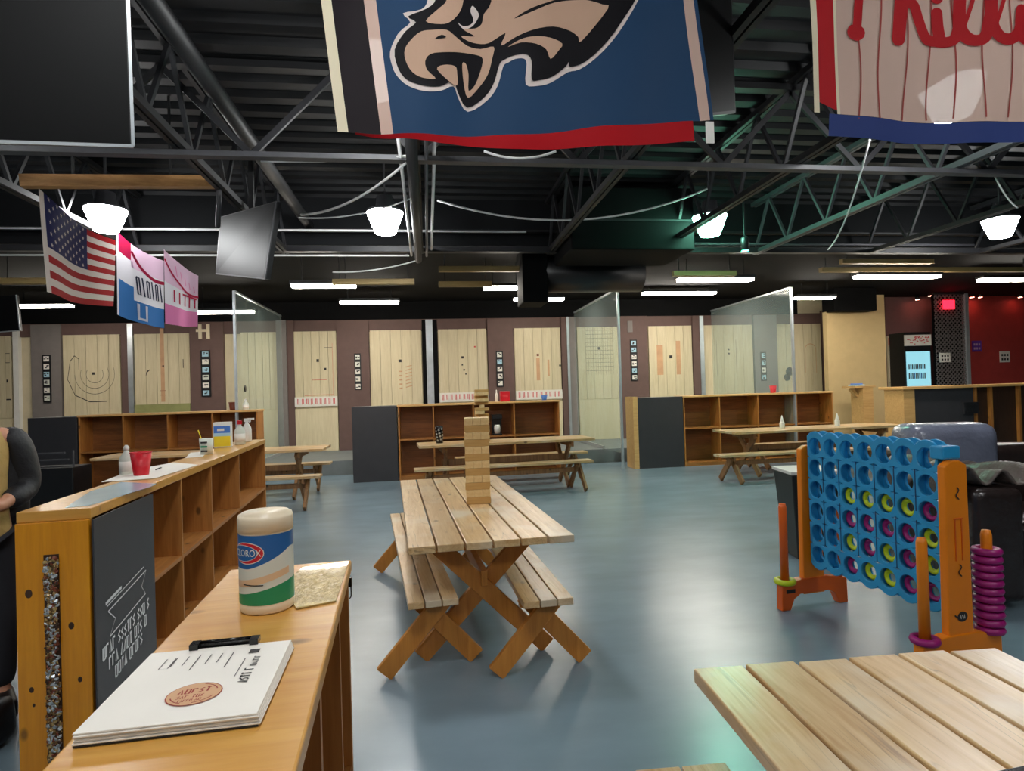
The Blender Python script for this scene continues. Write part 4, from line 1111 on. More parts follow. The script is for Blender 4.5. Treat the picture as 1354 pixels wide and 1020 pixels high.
def wall_sign(name, label, px, py, w, h, mat, inner, Y, cat='sign'):
    v = Yp(px, py, Y); t = thing(name, label, cat, (v.x, Y, v.z))
    MB().bb(-w / 2, w / 2, -.02, 0, -h / 2, h / 2, mat).build('panel', t)
    q = MB(); rr = random.Random(px)
    for i in range(3):
        for j in range(2): q.bb(-w * .36 + i * w * .27, -w * .36 + i * w * .27 + w * .16, -.024, -.02, -h * .32 + j * h * .38, -h * .32 + j * h * .38 + h * .2, inner)
    q.build('printed_mark', t)
wall_sign('exit_sign', 'glowing red sign at the top of the metal screen', 1254, 403, .33, .23, 'sign_red', 'sign_red', WY - .76)
wall_sign('notice_sign', 'white notice with six dark squares on the metal screen', 1249, 473, .3, .24, 'white_paper', 'ink', WY - .76)
wall_sign('poster', 'purple poster on the red wall next to the screen post', 1291, 458, .28, .29, 'purple', 'banner_lilac', WY - .06)
wall_sign('poster', 'white poster with dark print on the red wall', 1328, 472, .31, .3, 'white_paper', 'ink', WY - .06)
for k, (px, py) in enumerate(((1213, 394), (1230, 389), (1285, 391), (1296, 391), (1349, 391))):
    v = Yp(px, py, WY - .3)
    t = thing('wall_spotlight', ['first', 'second', 'third', 'fourth', 'fifth'][k] + ' small warm spotlight over the red corner counted from the tan wall', 'spotlight', v, 0, 'small spotlights over the red corner')
    MB().lathe([(.05, -.05), (.06, .03), (.03, .07), (.001, .07)], 'black_plastic', n=12).build('housing', t)
    MB().lathe([(.001, -.045), (.045, -.052), (.05, -.05)], 'spot_red', n=12).build('lamp_face', t)
    MB().bb(-.012, .012, -.012, .012, .07, max(.08, 3.76 - v.z), 'black_plastic').build('stem', t)

# ------------------------------------------------------------------ black speaker box and bag, at the frame edge
v = Yp(77, 620, 9.9)
t = thing('speaker_box', 'black speaker box with a white badge before the grey panel', 'speaker', (v.x, 9.6, 0))
MB().bb(-.36, .36, 0, .5, 0, .62, 'black_plastic').build('cabinet', t, bevel=.01)
MB().bb(-.28, -.12, -.006, 0, .36, .44, 'white_paper').build('badge', t)
for k in range(3): MB().bb(-.36 + .05 * k, .3 - .05 * k, .1, .12, .62 + .0 + .1 * k, .64 + .1 * k, 'grey_steel').build('rail', t)
for k in range(2): MB().bb(-.34 + .64 * k, -.32 + .64 * k, .1, .12, .62, .86, 'grey_steel').build('rail_post', t)
g = G(6, 985)
lump('black_bag', 'black bag lying on the floor beside the bottle cap end', 'bag', (g.x - .1, g.y - .02, 0), (.13, .1, .1), 'black_plastic', 8, .3)
g = G(4, 762)
t = thing('wooden_stool', 'pale wooden stool standing beside the person at the frame edge', 'stool', (g.x - .3, g.y + .25, 0))
MB().lathe([(.001, .70), (.17, .70), (.18, .72), (.17, .745), (.001, .745)], 'cubby_edge', n=24).build('seat', t)
for a in (45, 135, 225, 315): MB().tube([(.12 * math.cos(R(a)), .12 * math.sin(R(a)), .7), (.2 * math.cos(R(a)), .2 * math.sin(R(a)), 0)], .018, 'cubby_edge').build('leg', t)

# ------------------------------------------------------------------ person at the frame edge
def skin_mesh(name, nodes, edges, mat, parent, root=0, sub=2):
    me = bpy.data.meshes.new(name); me.from_pydata([n[0] for n in nodes], edges, []); me.materials.append(M[mat])
    o = bpy.data.objects.new(name, me); COL.objects.link(o); o.parent = parent
    md = o.modifiers.new('skin', 'SKIN'); md.use_smooth_shade = True
    for i, n in enumerate(nodes):
        r_ = n[1] if isinstance(n[1], tuple) else (n[1], n[1])
        me.skin_vertices[0].data[i].radius = r_; me.skin_vertices[0].data[i].use_root = (i == root)
    s_ = o.modifiers.new('sub', 'SUBSURF'); s_.levels = sub; s_.render_levels = sub
    return o
pp = D(-37, 700, 3.0)
per = thing('person', 'person in a black jacket over a tan top with one arm bent', 'person', (pp.x, pp.y, 0), R(36))
# faces local -Y; the arm we see is on local +X
body = [((0, 0, .95), (.15, .11)), ((0, 0, 1.08), (.135, .1)), ((0, .0, 1.25), (.16, .11)), ((0, .01, 1.36), (.1, .07)), ((0, 0, 1.45), .06), ((0, -.01, 1.52), .06), ((0, -.02, 1.58), (.075, .09)), ((0, -.015, 1.66), (.08, .1)), ((0, 0, 1.72), (.06, .07)),
        ((.17, .01, 1.37), .06), ((.21, .03, 1.1), .045), ((.1, -.17, 1.05), .032), ((.06, -.22, 1.055), (.02, .035)),
        ((-.17, .01, 1.37), .06), ((-.23, .03, 1.1), .045), ((-.25, -.05, .86), .032), ((-.25, -.07, .78), (.02, .035)),
        ((.09, 0, .88), .085), ((.1, -.01, .5), .055), ((.1, .02, .09), .04), ((.1, -.1, .04), .035),
        ((-.09, 0, .88), .085), ((-.1, -.01, .5), .055), ((-.1, .02, .09), .04), ((-.1, -.1, .04), .035)]
edges = [(0, 1), (1, 2), (2, 3), (3, 4), (4, 5), (5, 6), (6, 7), (7, 8), (3, 9), (9, 10), (10, 11), (11, 12), (3, 13), (13, 14), (14, 15), (15, 16), (0, 17), (17, 18), (18, 19), (19, 20), (0, 21), (21, 22), (22, 23), (23, 24)]
def fingers(base, d, side, nrm, body, edges, at):
    d, side, nrm = Vector(d).normalized(), Vector(side).normalized(), Vector(nrm).normalized()
    for k, ln in enumerate((.062, .07, .066, .052)):
        p0 = Vector(base) + side * (.03 - .02 * k); i = at
        for q, fr in enumerate((.35, .7, 1.0)):
            p = p0 + d * (.03 + ln * fr) + nrm * (.012 * q * q)
            body.append((tuple(p), .0085 - .0008 * q)); edges.append((i, len(body) - 1)); i = len(body) - 1
    i = at
    for q, fr in enumerate((.4, .8, 1.1)):
        p = Vector(base) + side * (.03 + .03 * fr) + d * (-.01 + .035 * fr)
        body.append((tuple(p), .0095 - .0008 * q)); edges.append((i, len(body) - 1)); i = len(body) - 1
fingers((.06, -.22, 1.055), (-.75, -.6, -.1), (.0, -.1, 1), (-.3, .6, 0), body, edges, 12)
fingers((-.25, -.07, .78), (0, -.15, -1), (0, -1, .1), (.6, 0, 0), body, edges, 16)
skin_mesh('body', body, edges, 'skin', per)
# nose, eyes and ears as features of the head
fc = MB(); fc.lathe([(.001, .0), (.012, .0), (.006, .04), (.001, .045)], 'skin', n=10, T=Matrix.Translation((0, -.108, 1.585))); fc.build('nose', per)
for s_ in (-1, 1):
    MB().lathe([(.001, -.01), (.01, -.004), (.011, .004), (.001, .011)], 'white_plastic', n=10, T=Matrix.Translation((.032 * s_, -.1, 1.635)) @ Matrix.Rotation(R(90), 4, 'X')).build('eye', per)
    MB().lathe([(.001, -.002), (.006, 0), (.001, .003)], 'ink', n=10, T=Matrix.Translation((.032 * s_, -.1105, 1.635)) @ Matrix.Rotation(R(90), 4, 'X')).build('pupil', per)
    MB().lathe([(.001, -.008), (.022, -.004), (.026, .006), (.001, .01)], 'skin', n=12, T=Matrix.Translation((.083 * s_, .0, 1.61)) @ Matrix.Rotation(R(90), 4, 'Y')).build('ear', per)
MB().box((0, -.103, 1.552), (.045, .012, .01), 'maroon_ink').build('mouth', per, bevel=.004)
skin_mesh('hair', [((0, -.03, 1.755), (.07, .05)), ((0, .03, 1.74), (.092, .085)), ((0, .05, 1.66), (.1, .085)), ((0, .06, 1.55), (.085, .06)), ((0, .07, 1.44), (.07, .04))], [(0, 1), (1, 2), (2, 3), (3, 4)], 'hair', per)
skin_mesh('top', [((0, -.012, .84), (.165, .13)), ((0, -.012, .92), (.168, .128)), ((0, -.012, 1.1), (.145, .11)), ((0, -.012, 1.25), (.163, .118)), ((0, -.01, 1.38), (.172, .1)), ((0, 0, 1.46), (.08, .075))], [(0, 1), (1, 2), (2, 3), (3, 4), (4, 5)], 'shirt', per)
skin_mesh('jacket', [((.13, .045, .9), (.07, .11)), ((.14, .045, 1.15), (.07, .105)), ((.12, .035, 1.36), (.08, .095)), ((.18, .015, 1.385), .088), ((.225, .04, 1.1), .07), ((.13, -.13, 1.055), .052)], [(0, 1), (1, 2), (2, 3), (3, 4), (4, 5)], 'jacket', per)
skin_mesh('jacket_side', [((-.1, .045, .9), (.1, .11)), ((-.11, .045, 1.15), (.1, .105)), ((-.1, .035, 1.36), (.1, .095)), ((-.18, .015, 1.385), .088), ((-.24, .04, 1.1), .064), ((-.255, -.04, .88), .05)], [(0, 1), (1, 2), (2, 3), (3, 4), (4, 5)], 'jacket', per)
skin_mesh('trousers', [((0, 0, .97), (.16, .12)), ((.095, 0, .86), .1), ((.1, -.01, .5), .075), ((.1, .02, .1), .065), ((-.095, 0, .86), .1), ((-.1, -.01, .5), .075), ((-.1, .02, .1), .065)], [(0, 1), (1, 2), (2, 3), (0, 4), (4, 5), (5, 6)], 'trousers', per)
for s_ in (-1, 1):
    soft(MB(), .1 * s_ - .05, .1 * s_ + .05, -.19, .08, 0, .1, 'black_plastic', .035).build('shoe', per)
skin_mesh('scarf', [((.075, -.03, 1.44), .035), ((.04, -.08, 1.43), .035), ((-.04, -.08, 1.43), .035), ((-.075, -.02, 1.44), .035), ((-.03, .06, 1.46), .035), ((.04, .06, 1.46), .035)], [(0, 1), (1, 2), (2, 3), (3, 4), (4, 5)], 'light_blue', per)

# ------------------------------------------------------------------ roof steel
JB = 3.6; JT = DECK - .02
def joist(X, label, chord='black_steel', web='mid_steel', y0=-4, y1=9.0, zb=JB, nweb=None, grp='roof joists'):
    t = thing('roof_joist', label, 'roof joist', (X, y0, zb), 0, grp)
    L = y1 - y0; h = JT - zb - .04
    MB().bb(-.05, -.008, 0, L, 0, .06, chord).bb(.008, .05, 0, L, 0, .06, chord).build('bottom_chord', t)
    MB().bb(-.05, -.008, 0, L, h - .03, h + .03, chord).bb(.008, .05, 0, L, h - .03, h + .03, chord).build('top_chord', t)
    n = int(L / .85)
    for k in range(n):
        ya_ = L * k / n; yb_ = L * (k + .5) / n; yc_ = L * (k + 1) / n
        MB().bar((0, ya_, .03), (0, yb_, h), .035, .035, web).build('web_bar', t)
        MB().bar((0, yb_, h), (0, yc_, .03), .035, .035, web).build('web_bar', t)
    return t
joist(-5.9, 'roof joist with pale webs over the small hanging flags', web='grey_steel', chord='mid_steel')
joist(-3.9, 'roof joist above the wooden beam of the flags', web='mid_steel')
joist(-1.95, 'dark roof joist passing beside the big black screen', web='mid_steel')
joist(-.05, 'dark roof joist coming from behind the eagle flag with cables along it')
joist(1.9, 'dark roof joist reaching the black duct', web='mid_steel')
joist(3.55, 'dark roof joist beyond the duct, over the green lit lamp', web='mid_steel')
joist(5.25, 'pale roof joist catching the green light', chord='grey_steel', web='grey_steel')
joist(7.2, 'roof joist over the lamp nearest the red wall', web='mid_steel', chord='mid_steel')
joist(9.2, 'last roof joist beyond the lamps', web='mid_steel', chord='mid_steel')
t = thing('roof_girder', 'grey steel girder crossing below the two big flags', 'girder', (0, 5.3, 0), 0)
MB().bb(-12, 12, -.045, .045, 3.55, 3.595, 'grey_steel').build('lower_chord', t)
MB().bb(-12, 12, -.05, .05, 4.3, 4.36, 'black_steel').build('upper_chord', t)
for k in range(16):
    x = -11.2 + 1.4 * k
    MB().bar((x, 0, 3.58), (x + .7, 0, 4.3), .05, .03, 'mid_steel', side=(1, 0, 0)).build('web_bar', t); MB().bar((x + .7, 0, 4.3), (x + 1.4, 0, 3.58), .05, .03, 'mid_steel', side=(1, 0, 0)).build('web_bar', t)
t = thing('roof_girder', 'far steel girder below the dark bulkhead', 'girder', (0, 8.9, 0), 0)
MB().bb(-12, 12, -.06, .06, 3.6, 3.68, 'mid_steel').build('lower_chord', t); MB().bb(-12, 12, -.05, .05, 3.9, 3.93, 'black_steel').build('upper_chord', t)
# pipes
def pipe(label, pts, r, mat, cat='pipe', name='pipe'):
    return tag(MB().tube(pts, r, mat, n=10).build(name), label, cat)
pipe('thick dark pipe running under the deck beside the eagle flag', [(-1.62, 2.9, 4.02), (-1.62, 9.05, 4.02)], .07, 'black_steel')
for dx, dz, mt, lab in ((-.12, -.02, 'cable_white', 'pale conduit on the eagle side of the cable joist'), (.1, -.03, 'grey_steel', 'grey conduit hugging the cable joist'), (.17, .03, 'cable_white', 'thin white conduit on the duct side of the cable joist'), (-.02, -.09, 'black_steel', 'black conduit slung under the cable joist')):
    pipe(lab, [(-.05 + dx, 4.6, JB + dz), (-.05 + dx, 9.0, JB + dz)], .016 if mt != 'black_steel' else .05, mt)
# cables
def sag(a, b, s=.1, n=14): return [Vector(a).lerp(Vector(b), k / n) - Vector((0, 0, s * 4 * (k / n) * (1 - k / n))) for k in range(n + 1)]
pipe('white cable slanting from the joist towards the dark lamp corner', sag(D(545, 208, 5.2), D(398, 284, 6.5), .12), .012, 'cable_white', 'cable', 'ceiling_cable')
pipe('white cable drooping from the joist to the duct front', sag(D(578, 265, 7.4), D(935, 250, 7.8), .32), .012, 'cable_white', 'cable', 'ceiling_cable')
pipe('white cable running level past the pale lamp', sag(D(345, 213, 5.25), D(545, 206, 5.2), .02), .01, 'cable_white', 'cable', 'ceiling_cable')
pipe('white cable loop hanging right below the red flag hem', sag(D(640, 200, 5.0), D(735, 200, 5.0), .06), .01, 'cable_white', 'cable', 'ceiling_cable')
pipe('thin cable drooping above the high bay lamp', sag(D(395, 288, 7.2), D(545, 262, 7.2), .08), .008, 'cable_white', 'cable', 'ceiling_cable')
pipe('thin cable crossing between the far girders', sag(D(440, 360, 9.0), D(550, 345, 9.0), .05), .01, 'cable_white', 'cable', 'ceiling_cable')
pipe('cable hanging across the green lit joist', sag(D(1150, 185, 5.2), D(1095, 330, 7.5), .15), .008, 'cable_white', 'cable', 'ceiling_cable')
pipe('cable dangling beside the lamp nearest the red wall', sag(D(1315, 232, 6.2), D(1346, 275, 6.2), .05), .008, 'cable_white', 'cable', 'ceiling_cable')
pipe('long straight conduit across the dark bulkhead', [(-8, 8.7, 3.86), (1.5, 8.7, 3.86)], .015, 'cable_white', 'pipe')
pipe('long straight conduit above the first tube lights', [(-8, 8.8, 3.53), (-.2, 8.8, 3.53)], .013, 'cable_white', 'pipe')
pipe('long straight conduit behind the green lit joist', [(3.5, 8.8, 3.72), (9, 8.8, 3.72)], .02, 'grey_steel', 'pipe')
# duct
xa, xb = Yp(757, 300, 7.9).x, Yp(922, 300, 7.9).x
t = thing('air_duct', 'large black square air duct under the deck', 'duct', (xa, 7.99, 0))
MB().bb(0, xb - xa, 0, 1.1, Yp(830, 328, 7.9).z, 4.3, 'black_paint').build('duct_body', t, bevel=.02)
MB().bb(-.02, xb - xa + .02, -.015, .02, Yp(830, 290, 7.9).z, Yp(830, 290, 7.9).z + .03, 'mid_steel').build('flange', t)
xa, xb = Yp(703, 360, 9.0).x, Yp(862, 360, 9.0).x
t = thing('air_duct', 'lower black round duct hanging over the lane front', 'duct', (xa, 9.25, 0))
zc = Yp(780, 352, 8.95).z
MB().lathe([(.3, 0), (.3, xb - xa)], 'black_plastic', n=28, T=Matrix.Translation((0, .3, zc + .0)) @ Matrix.Rotation(R(90), 4, 'Y')).build('duct_body', t)
MB().bb(-.1, .3, .0, .6, zc - .5, zc + .35, 'black_paint').build('elbow_box', t, bevel=.02)
# wood battens below the lane ceiling
for a, b, py, Y, lab in ((440, 548, 373, 9.6, 'tan batten beside the first tube light'), (580, 696, 356, 9.6, 'upper tan batten above the short tube light'), (580, 650, 376, 9.9, 'lower tan batten next to the short tube light'),
                         (890, 972, 362, 9.6, 'tan batten above the long tube light'), (1112, 1232, 346, 9.6, 'upper tan batten near the tan wall'), (1085, 1360, 357, 9.9, 'long tan batten towards the red wall'), (0, 90, 372, 9.6, 'tan batten under the small flags')):
    va, vb = Yp(a, py, Y), Yp(b, py, Y); z = Yp((a + b) / 2, py, Y).z
    t = thing('ceiling_batten', lab, 'batten', (va.x, Y, z), 0, 'wooden ceiling battens')
    MB().bb(0, vb.x - va.x, -.05, .05, -.04, .04, 'beam_tan').build('board', t)
    for x in (.1, vb.x - va.x - .1): MB().bb(x - .006, x + .006, -.006, .006, .04, max(.05, 3.76 - z), 'black_steel').build('hanger', t)

# ------------------------------------------------------------------ lamps
def highbay(loc, label, mat='lamp_white'):
    t = thing('high_bay_lamp', label, 'lamp', loc, 0, 'high bay lamps')
    MB().lathe([(.125, -.26), (.16, -.18), (.225, -.01), (.225, 0)], mat, n=20).build('shade', t)
    MB().lathe([(.228, -.004), (.228, .02), (.12, .05), (.1, .2), (.001, .2)], 'grey_steel', n=20).build('housing', t)
    MB().bb(-.012, .012, -.012, .012, .2, DECK + .055 - loc[2], 'grey_steel').build('stem', t)
    return t
zl = 3.82
X1 = [Yp(140, 278, 7.7), Yp(509, 278, 7.7), Yp(938, 284, 7.7), Yp(1322, 284, 7.7)]
LXs = [v.x for v in X1]
names = ['high bay lamp glowing behind the small stars and stripes flag', 'high bay lamp hanging alone near the dark bulkhead', 'greenish high bay lamp beside the black duct', 'high bay lamp nearest the red wall']
for k in range(4): highbay((LXs[k], 7.7, zl), names[k], 'lamp_green' if k == 2 else 'lamp_white')
X2 = [Yp(490, 108, 4.15).x, Yp(1258, 112, 4.15).x]
highbay((X2[0], 4.15, zl), 'high bay lamp shining through the eagle flag'); highbay((X2[1], 4.15, zl), 'high bay lamp shining through the striped baseball flag')
highbay((X2[0] - 3.9, 4.15, zl), 'high bay lamp hidden behind the big black screen')
for j, Y in enumerate((.6, -3.0)):
    for k in range(-1, 2): highbay((X2[0] + 3.9 * k, Y, zl), 'high bay lamp of the %s row behind the viewer, %s place' % (['first', 'second'][j], ['screen side', 'middle', 'sofa side'][k + 1]))
def tube_light(a, b, py, Y, label, mat='tube_white', w=.16):
    va, vb = Yp(a, py, Y), Yp(b, py, Y); z = Yp((a + b) / 2, py, Y).z
    t = thing('tube_light', label, 'tube light', (va.x, Y, z), 0, 'tube lights over the lanes'); L = vb.x - va.x
    MB().bb(0, L, -w / 2, w / 2, -.025, .02, mat).build('diffuser', t)
    MB().bb(-.02, L + .02, -w / 2 - .02, w / 2 + .02, .02, .07, 'black_plastic').build('housing', t)
    for x in (.15, L - .15): MB().bb(x - .006, x + .006, -.006, .006, .07, max(.1, 3.76 - z), 'black_steel').build('hanger', t)
    return t
for a in ((386, 470, 378, 9.8, 'tube light hanging before the first clear partition'), (640, 694, 381, 10.3, 'short tube light next to the black round duct'), (897, 994, 370, 10.0, 'long tube light above the red cup cubby wall'), (1132, 1240, 366, 10.0, 'long tube light in front of the tan wall'),
          (258, 335, 413, 12.6, 'low tube light behind the pink banner'), (20, 95, 405, 12.6, 'low tube light under the stars and stripes flag'), (1052, 1102, 394, 12.4, 'low tube light at the last clear partition'), (1296, 1380, 370, 10.6, 'tube light over the bar counter'),
          (450, 527, 400, 12.8, 'dim low tube light over the middle lanes'), (680, 745, 396, 12.8, 'dim low tube light over the brown cubby lane'), (850, 945, 388, 12.8, 'dim low tube light behind the second partition'),
          (1190, 1265, 372, 12.9, 'added fill tube brightening the wall before the drinks fridge'), (1310, 1400, 374, 12.9, 'added fill tube brightening the red wall posters')):  # this last pair is added to brighten the dark red corner
    tube_light(*a)
# added green emitter, put in to tint the pale joist
v = D(985, 322, 8.3)
t = thing('added_green_light', 'small added green emitter tinting the joist beside the greenish lamp', 'spotlight', v)
MB().lathe([(.05, -.1), (.06, .06), (.03, .1), (.001, .1)], 'black_plastic', n=14).build('housing', t); MB().lathe([(.001, -.1), (.05, -.101)], 'fill_green', n=14).build('lamp_face', t)
MB().bb(-.01, .01, -.01, .01, .1, max(.12, DECK - v.z), 'black_steel').build('stem', t)

# ------------------------------------------------------------------ screens
def screen(name, label, BL, BR, TR, TL, th=.06, edge='silver', back=True):
    BL, BR, TR, TL = map(Vector, (BL, BR, TR, TL)); n = (BR - BL).cross(TL - BL).normalized()
    t = thing(name, label, 'television', BL)
    f = MB(); pts_ = [BL, BR, TR, TL]; f.hexa([p - n * th for p in pts_] + [p for p in pts_], edge if False else 'black_plastic'); f.build('casing', t, world=True)
    c = (BL + BR + TR + TL) / 4; s_ = MB(); q = [c + (p - c) * .975 + n * .002 for p in pts_]; s_.faces(q, [(0, 1, 2, 3)], 'tv_screen'); s_.build('display', t, world=True)
    e = MB()
    for a, b in ((BR, TR), (BL, BR)): e.bar(a - n * .005, b - n * .005, .012, .012, edge, side=n)
    e.build('bezel', t, world=True)
    top = (TL + TR) / 2 - n * th
    e = MB(); e.bar(top - Vector((0, 0, .1)), Vector((top.x, top.y, DECK)), .05, .05, 'black_steel'); e.build('mount', t, world=True)
    return t
BR_, BL_ = D(176, 193, 2.55), D(-190, 181, 2.15)
dx = (BR_ - BL_).normalized(); nn = dx.cross(Vector((0, 0, 1))).normalized()
upv = (Vector((0, 0, 1)) * math.cos(R(10)) + nn * math.sin(R(10)))
screen('hanging_television', 'big black television hanging at the top corner close to us', BL_, BR_, BR_ + upv * .68, BL_ + upv * .68)
screen('hanging_television', 'angled grey television hanging from a bracket beside the pink banner', D(285, 362, 6.9), D(350, 369, 6.1), D(365, 266, 6.1), D(291, 287, 6.9), edge='grey_steel')
screen('hanging_television', 'black television cut by the frame edge above the lanes', Yp(-70, 445, 9.2), Yp(26, 437, 9.2), Yp(21, 390, 9.2), Yp(-70, 395, 9.2))
BLt, BRt = D(880, 158, 2.9), D(972, 148, 3.6)
screen('hanging_television', 'dark television hanging behind the eagle flag edge', BLt, BRt, BRt + Vector((0, 0, .75)), BLt + Vector((0, 0, .75)), edge='black_plastic')
# wooden flag beam
va, vb = D(28, 240, 5.4), D(286, 241, 5.9)
t = thing('flag_beam', 'long wooden beam hanging above the stars and stripes flag', 'beam', va)
m_ = MB(); m_.bar(va, vb, .11, .09, 'beam_wood'); m_.build('timber', t, world=True, bevel=.004)
for f_ in (.25, .75):
    p = va.lerp(vb, f_); m_ = MB(); m_.bar(p, Vector((p.x, p.y, DECK)), .02, .02, 'black_steel'); m_.build('hanger', t, world=True)
p0, p1 = D(292, 243, 5.95), D(292, 292, 6.6)
pipe('grey bracket pole between the wooden beam and the angled television', [D(290, 247, 5.95), D(288, 300, 6.2)], .025, 'grey_steel', 'bracket', 'bracket_pole')

# ------------------------------------------------------------------ big flags
FY = 2.4
def wav(px, py, Y=FY, amp=.018, ph=0): return Vector((0, amp * (math.sin(px * .021 + ph) + .5 * math.sin(px * .05 + py * .012 + ph)) * min(1, (py + 240) / 300), 0))
def mk_surf(Y, ph, off=0.0, amp=.018): return lambda px, py: Yp(px, py, Y) + wav(px, py, Y, amp, ph) + Vector((0, -off, 0))
def flag_grid(S, cols_, top_y, bot, ny=30):
    """cols_: list of (x0top,x1top,material,n); bot(px) -> bottom py; top skew keeps the lean"""
    out = {}
    for x0, x1, mt, n in cols_:
        mb = out.setdefault(mt, MB()); vs = []; fs = []
        for i in range(n + 1):
            xb_ = x0 + (x1 - x0) * i / n
            for j in range(ny + 1):
                v_ = j / ny; py = top_y + (bot(xb_) - top_y) * v_
                vs.append(S(xb_ + (py - 0) * LEAN, py))
        for i in range(n):
            for j in range(ny): a = i * (ny + 1) + j; fs.append((a, a + 1, a + ny + 2, a + ny + 1))
        mb.faces(vs, fs, mt, smooth=True)
    return out
LEAN = .13
S0 = mk_surf(FY, 0)
def pw(tab):
    def f(x):
        if x <= tab[0][0]: return tab[0][1]
        for (a, b), (c, d) in zip(tab, tab[1:]):
            if x <= c: k = (x - a) / (c - a); k = k * k * (3 - 2 * k); return b + (d - b) * k
        return tab[-1][1]
    return f
botE = pw([(424, 175), (490, 180), (560, 180), (660, 177), (780, 170), (900, 160), (924, 158)])
hemE = pw([(440, 1), (500, 5), (560, 9), (660, 18), (780, 25), (895, 26)])
ef = thing('sports_flag', 'large blue flag with the eagle head emblem and red hem', 'flag', S0(660, -150), 0)
fg = flag_grid(S0, [(424, 438, 'flag_cream', 3), (438, 481, 'flag_black', 8), (481, 497, 'flag_white', 4), (497, 905, 'flag_blue', 60)], -170, botE)
fg2 = flag_grid(S0, [(905, 919, 'flag_white', 4), (919, 924, 'flag_blue', 2)], -170, botE)
nmz = {'flag_cream': 'header_band', 'flag_black': 'dark_band', 'flag_white': 'white_stripe', 'flag_blue': 'blue_field'}
for k, mb in list(fg.items()) + list(fg2.items()): mb.build(nmz[k], ef, world=True)
hm = MB(); vs = []; fs = []
for i in range(61):
    x = 447 + (895 - 447) * i / 60; yb = botE(x); hgt = hemE(x)
    for k in range(4): py = yb + hgt * k / 3; vs.append(S0(x + py * LEAN, py) + Vector((0, -.004 + .01 * k / 3, 0)))
for i in range(60):
    for k in range(3): a = 4 * i + k; fs.append((a, a + 1, a + 5, a + 4))
hm.faces(vs, fs, 'flag_red', smooth=True); hm.build('red_hem', ef, world=True)
MB().box(S0(938, 176) + Vector((0, -.01, 0)), (.035, .006, .09), 'white_plastic').build('corner_tab', ef, world=True)
# emblem traced on the flag surface
em = lambda off: mk_surf(FY, 0, off)
out_silver = [(566, 0), (557, 15), (533, 19.6), (542.5, 32), (527, 46), (516, 70.6), (519, 90), (526, 104), (540, 117), (561, 124.5), (583, 122.5), (599.4, 114.7), (606, 129.4), (619, 146), (645.5, 129.4), (659, 110), (666, 85), (673, 80), (682, 76), (693, 76.5), (696.5, 84), (695.5, 111), (712, 113), (728.7, 108.6), (751, 95), (766, 92), (788.5, 77.5), (815, 48.7), (844, 0), (870, -60), (880, -120), (820, -150), (640, -150), (590, -100), (570, -50)]
in_black = [(577, 0), (564, 14.7), (539.6, 24.5), (550, 33), (535.7, 45), (522, 68.6), (527, 94), (539.6, 110), (561, 117.6), (581, 117.6), (593.5, 111), (601, 110), (605, 121.6), (618, 141), (641.6, 125.5), (654, 106), (661, 82), (668, 76), (680, 71.5), (695.5, 71), (703, 81), (703, 105), (713, 106), (731, 101), (748.6, 87.5), (752, 82), (754, 88.6), (775, 82), (802, 57.6), (824, 26.6), (839.5, 0), (862, -60), (872, -115), (815, -143), (645, -143), (598, -95), (580, -45)]  # black printed fill inside the silver outline
c1x = lambda pts_: [(420 + x / 5.1, y / 5.1) for x, y in pts_]
beak = c1x([(700, 235), (780, 226), (870, 222), (930, 260), (1010, 310), (1100, 320), (1190, 300), (1180, 380), (1150, 490), (1090, 580), (1015, 655), (985, 560), (975, 435), (1000, 432), (1018, 500), (1018, 605), (1060, 570), (1100, 470), (1115, 385), (1070, 362), (960, 360), (850, 372), (760, 390), (725, 440), (740, 500), (795, 553), (710, 550), (640, 510), (595, 430), (590, 350), (640, 280)])
brow = [(592.5, 0), (581, 14.7), (563, 32.4), (583, 36.3), (596.5, 31.4), (608, 17.6), (613, 0), (620, -50), (640, -90), (612, -60)]
tongue = c1x([(805, 490), (845, 458), (925, 455), (940, 500), (940, 580), (885, 560)])
head = [(690, -110), (652, -40), (650, 0), (640, 17), (637, 30), (628, 37), (612, 40), (628, 47), (610, 49), (618, 54), (632, 56), (647, 54), (669, 41), (663, 57.6), (682, 47.6), (704, 40), (731, 36.6), (753, 42), (764, 50), (768.6, 55.4), (802, 15.5), (795, 9), (779.6, 3.3), (766, 2), (733, 5.5), (704, 15.5), (680, 23), (702, 11), (733, 2), (760, -8), (800, -20), (830, -60), (800, -110)]
feather = [(672, 60), (686.6, 52), (704, 48.7), (726.5, 51), (743, 58.7), (737.5, 68.7), (727.6, 78.7), (722, 66.5), (709, 58.7), (689, 55.4)]
eye = [(625, 8), (633, 17), (631, 25.5), (624, 35), (613, 40), (605, 32), (612, 36), (622, 33), (626, 25.5), (622, 15.7)]
nost = c1x([(790, 290), (835, 260), (865, 275)])
for nm, pts_, mt, off in (('emblem_outline', out_silver, 'emblem_silver', .003), ('emblem_fill', in_black, 'emblem_black', .006), ('beak', beak, 'emblem_tan', .009), ('brow_feather', brow, 'emblem_tan', .009), ('tongue', tongue, 'emblem_tan', .009), ('head_feathers', head, 'emblem_tan', .009), ('neck_feather', feather, 'emblem_tan', .009), ('eye', eye, 'emblem_silver', .009), ('nostril', nost, 'emblem_black', .012)):
    mb = MB(); pts_ = [(v.x, v.y) for v in spline([Vector((a, b_, 0)) for a, b_ in pts_], 3, closed=True)]; surf_poly(mb, pts_, em(off), mt, 12); mb.build(nm, ef, world=True)
tag(MB().bb(-2.6, 4.8, FY + .035, FY + .09, 3.5, 3.59, 'black_steel').build('flag_rail'), 'dark rail under the joists carrying the two large flags', 'rail')
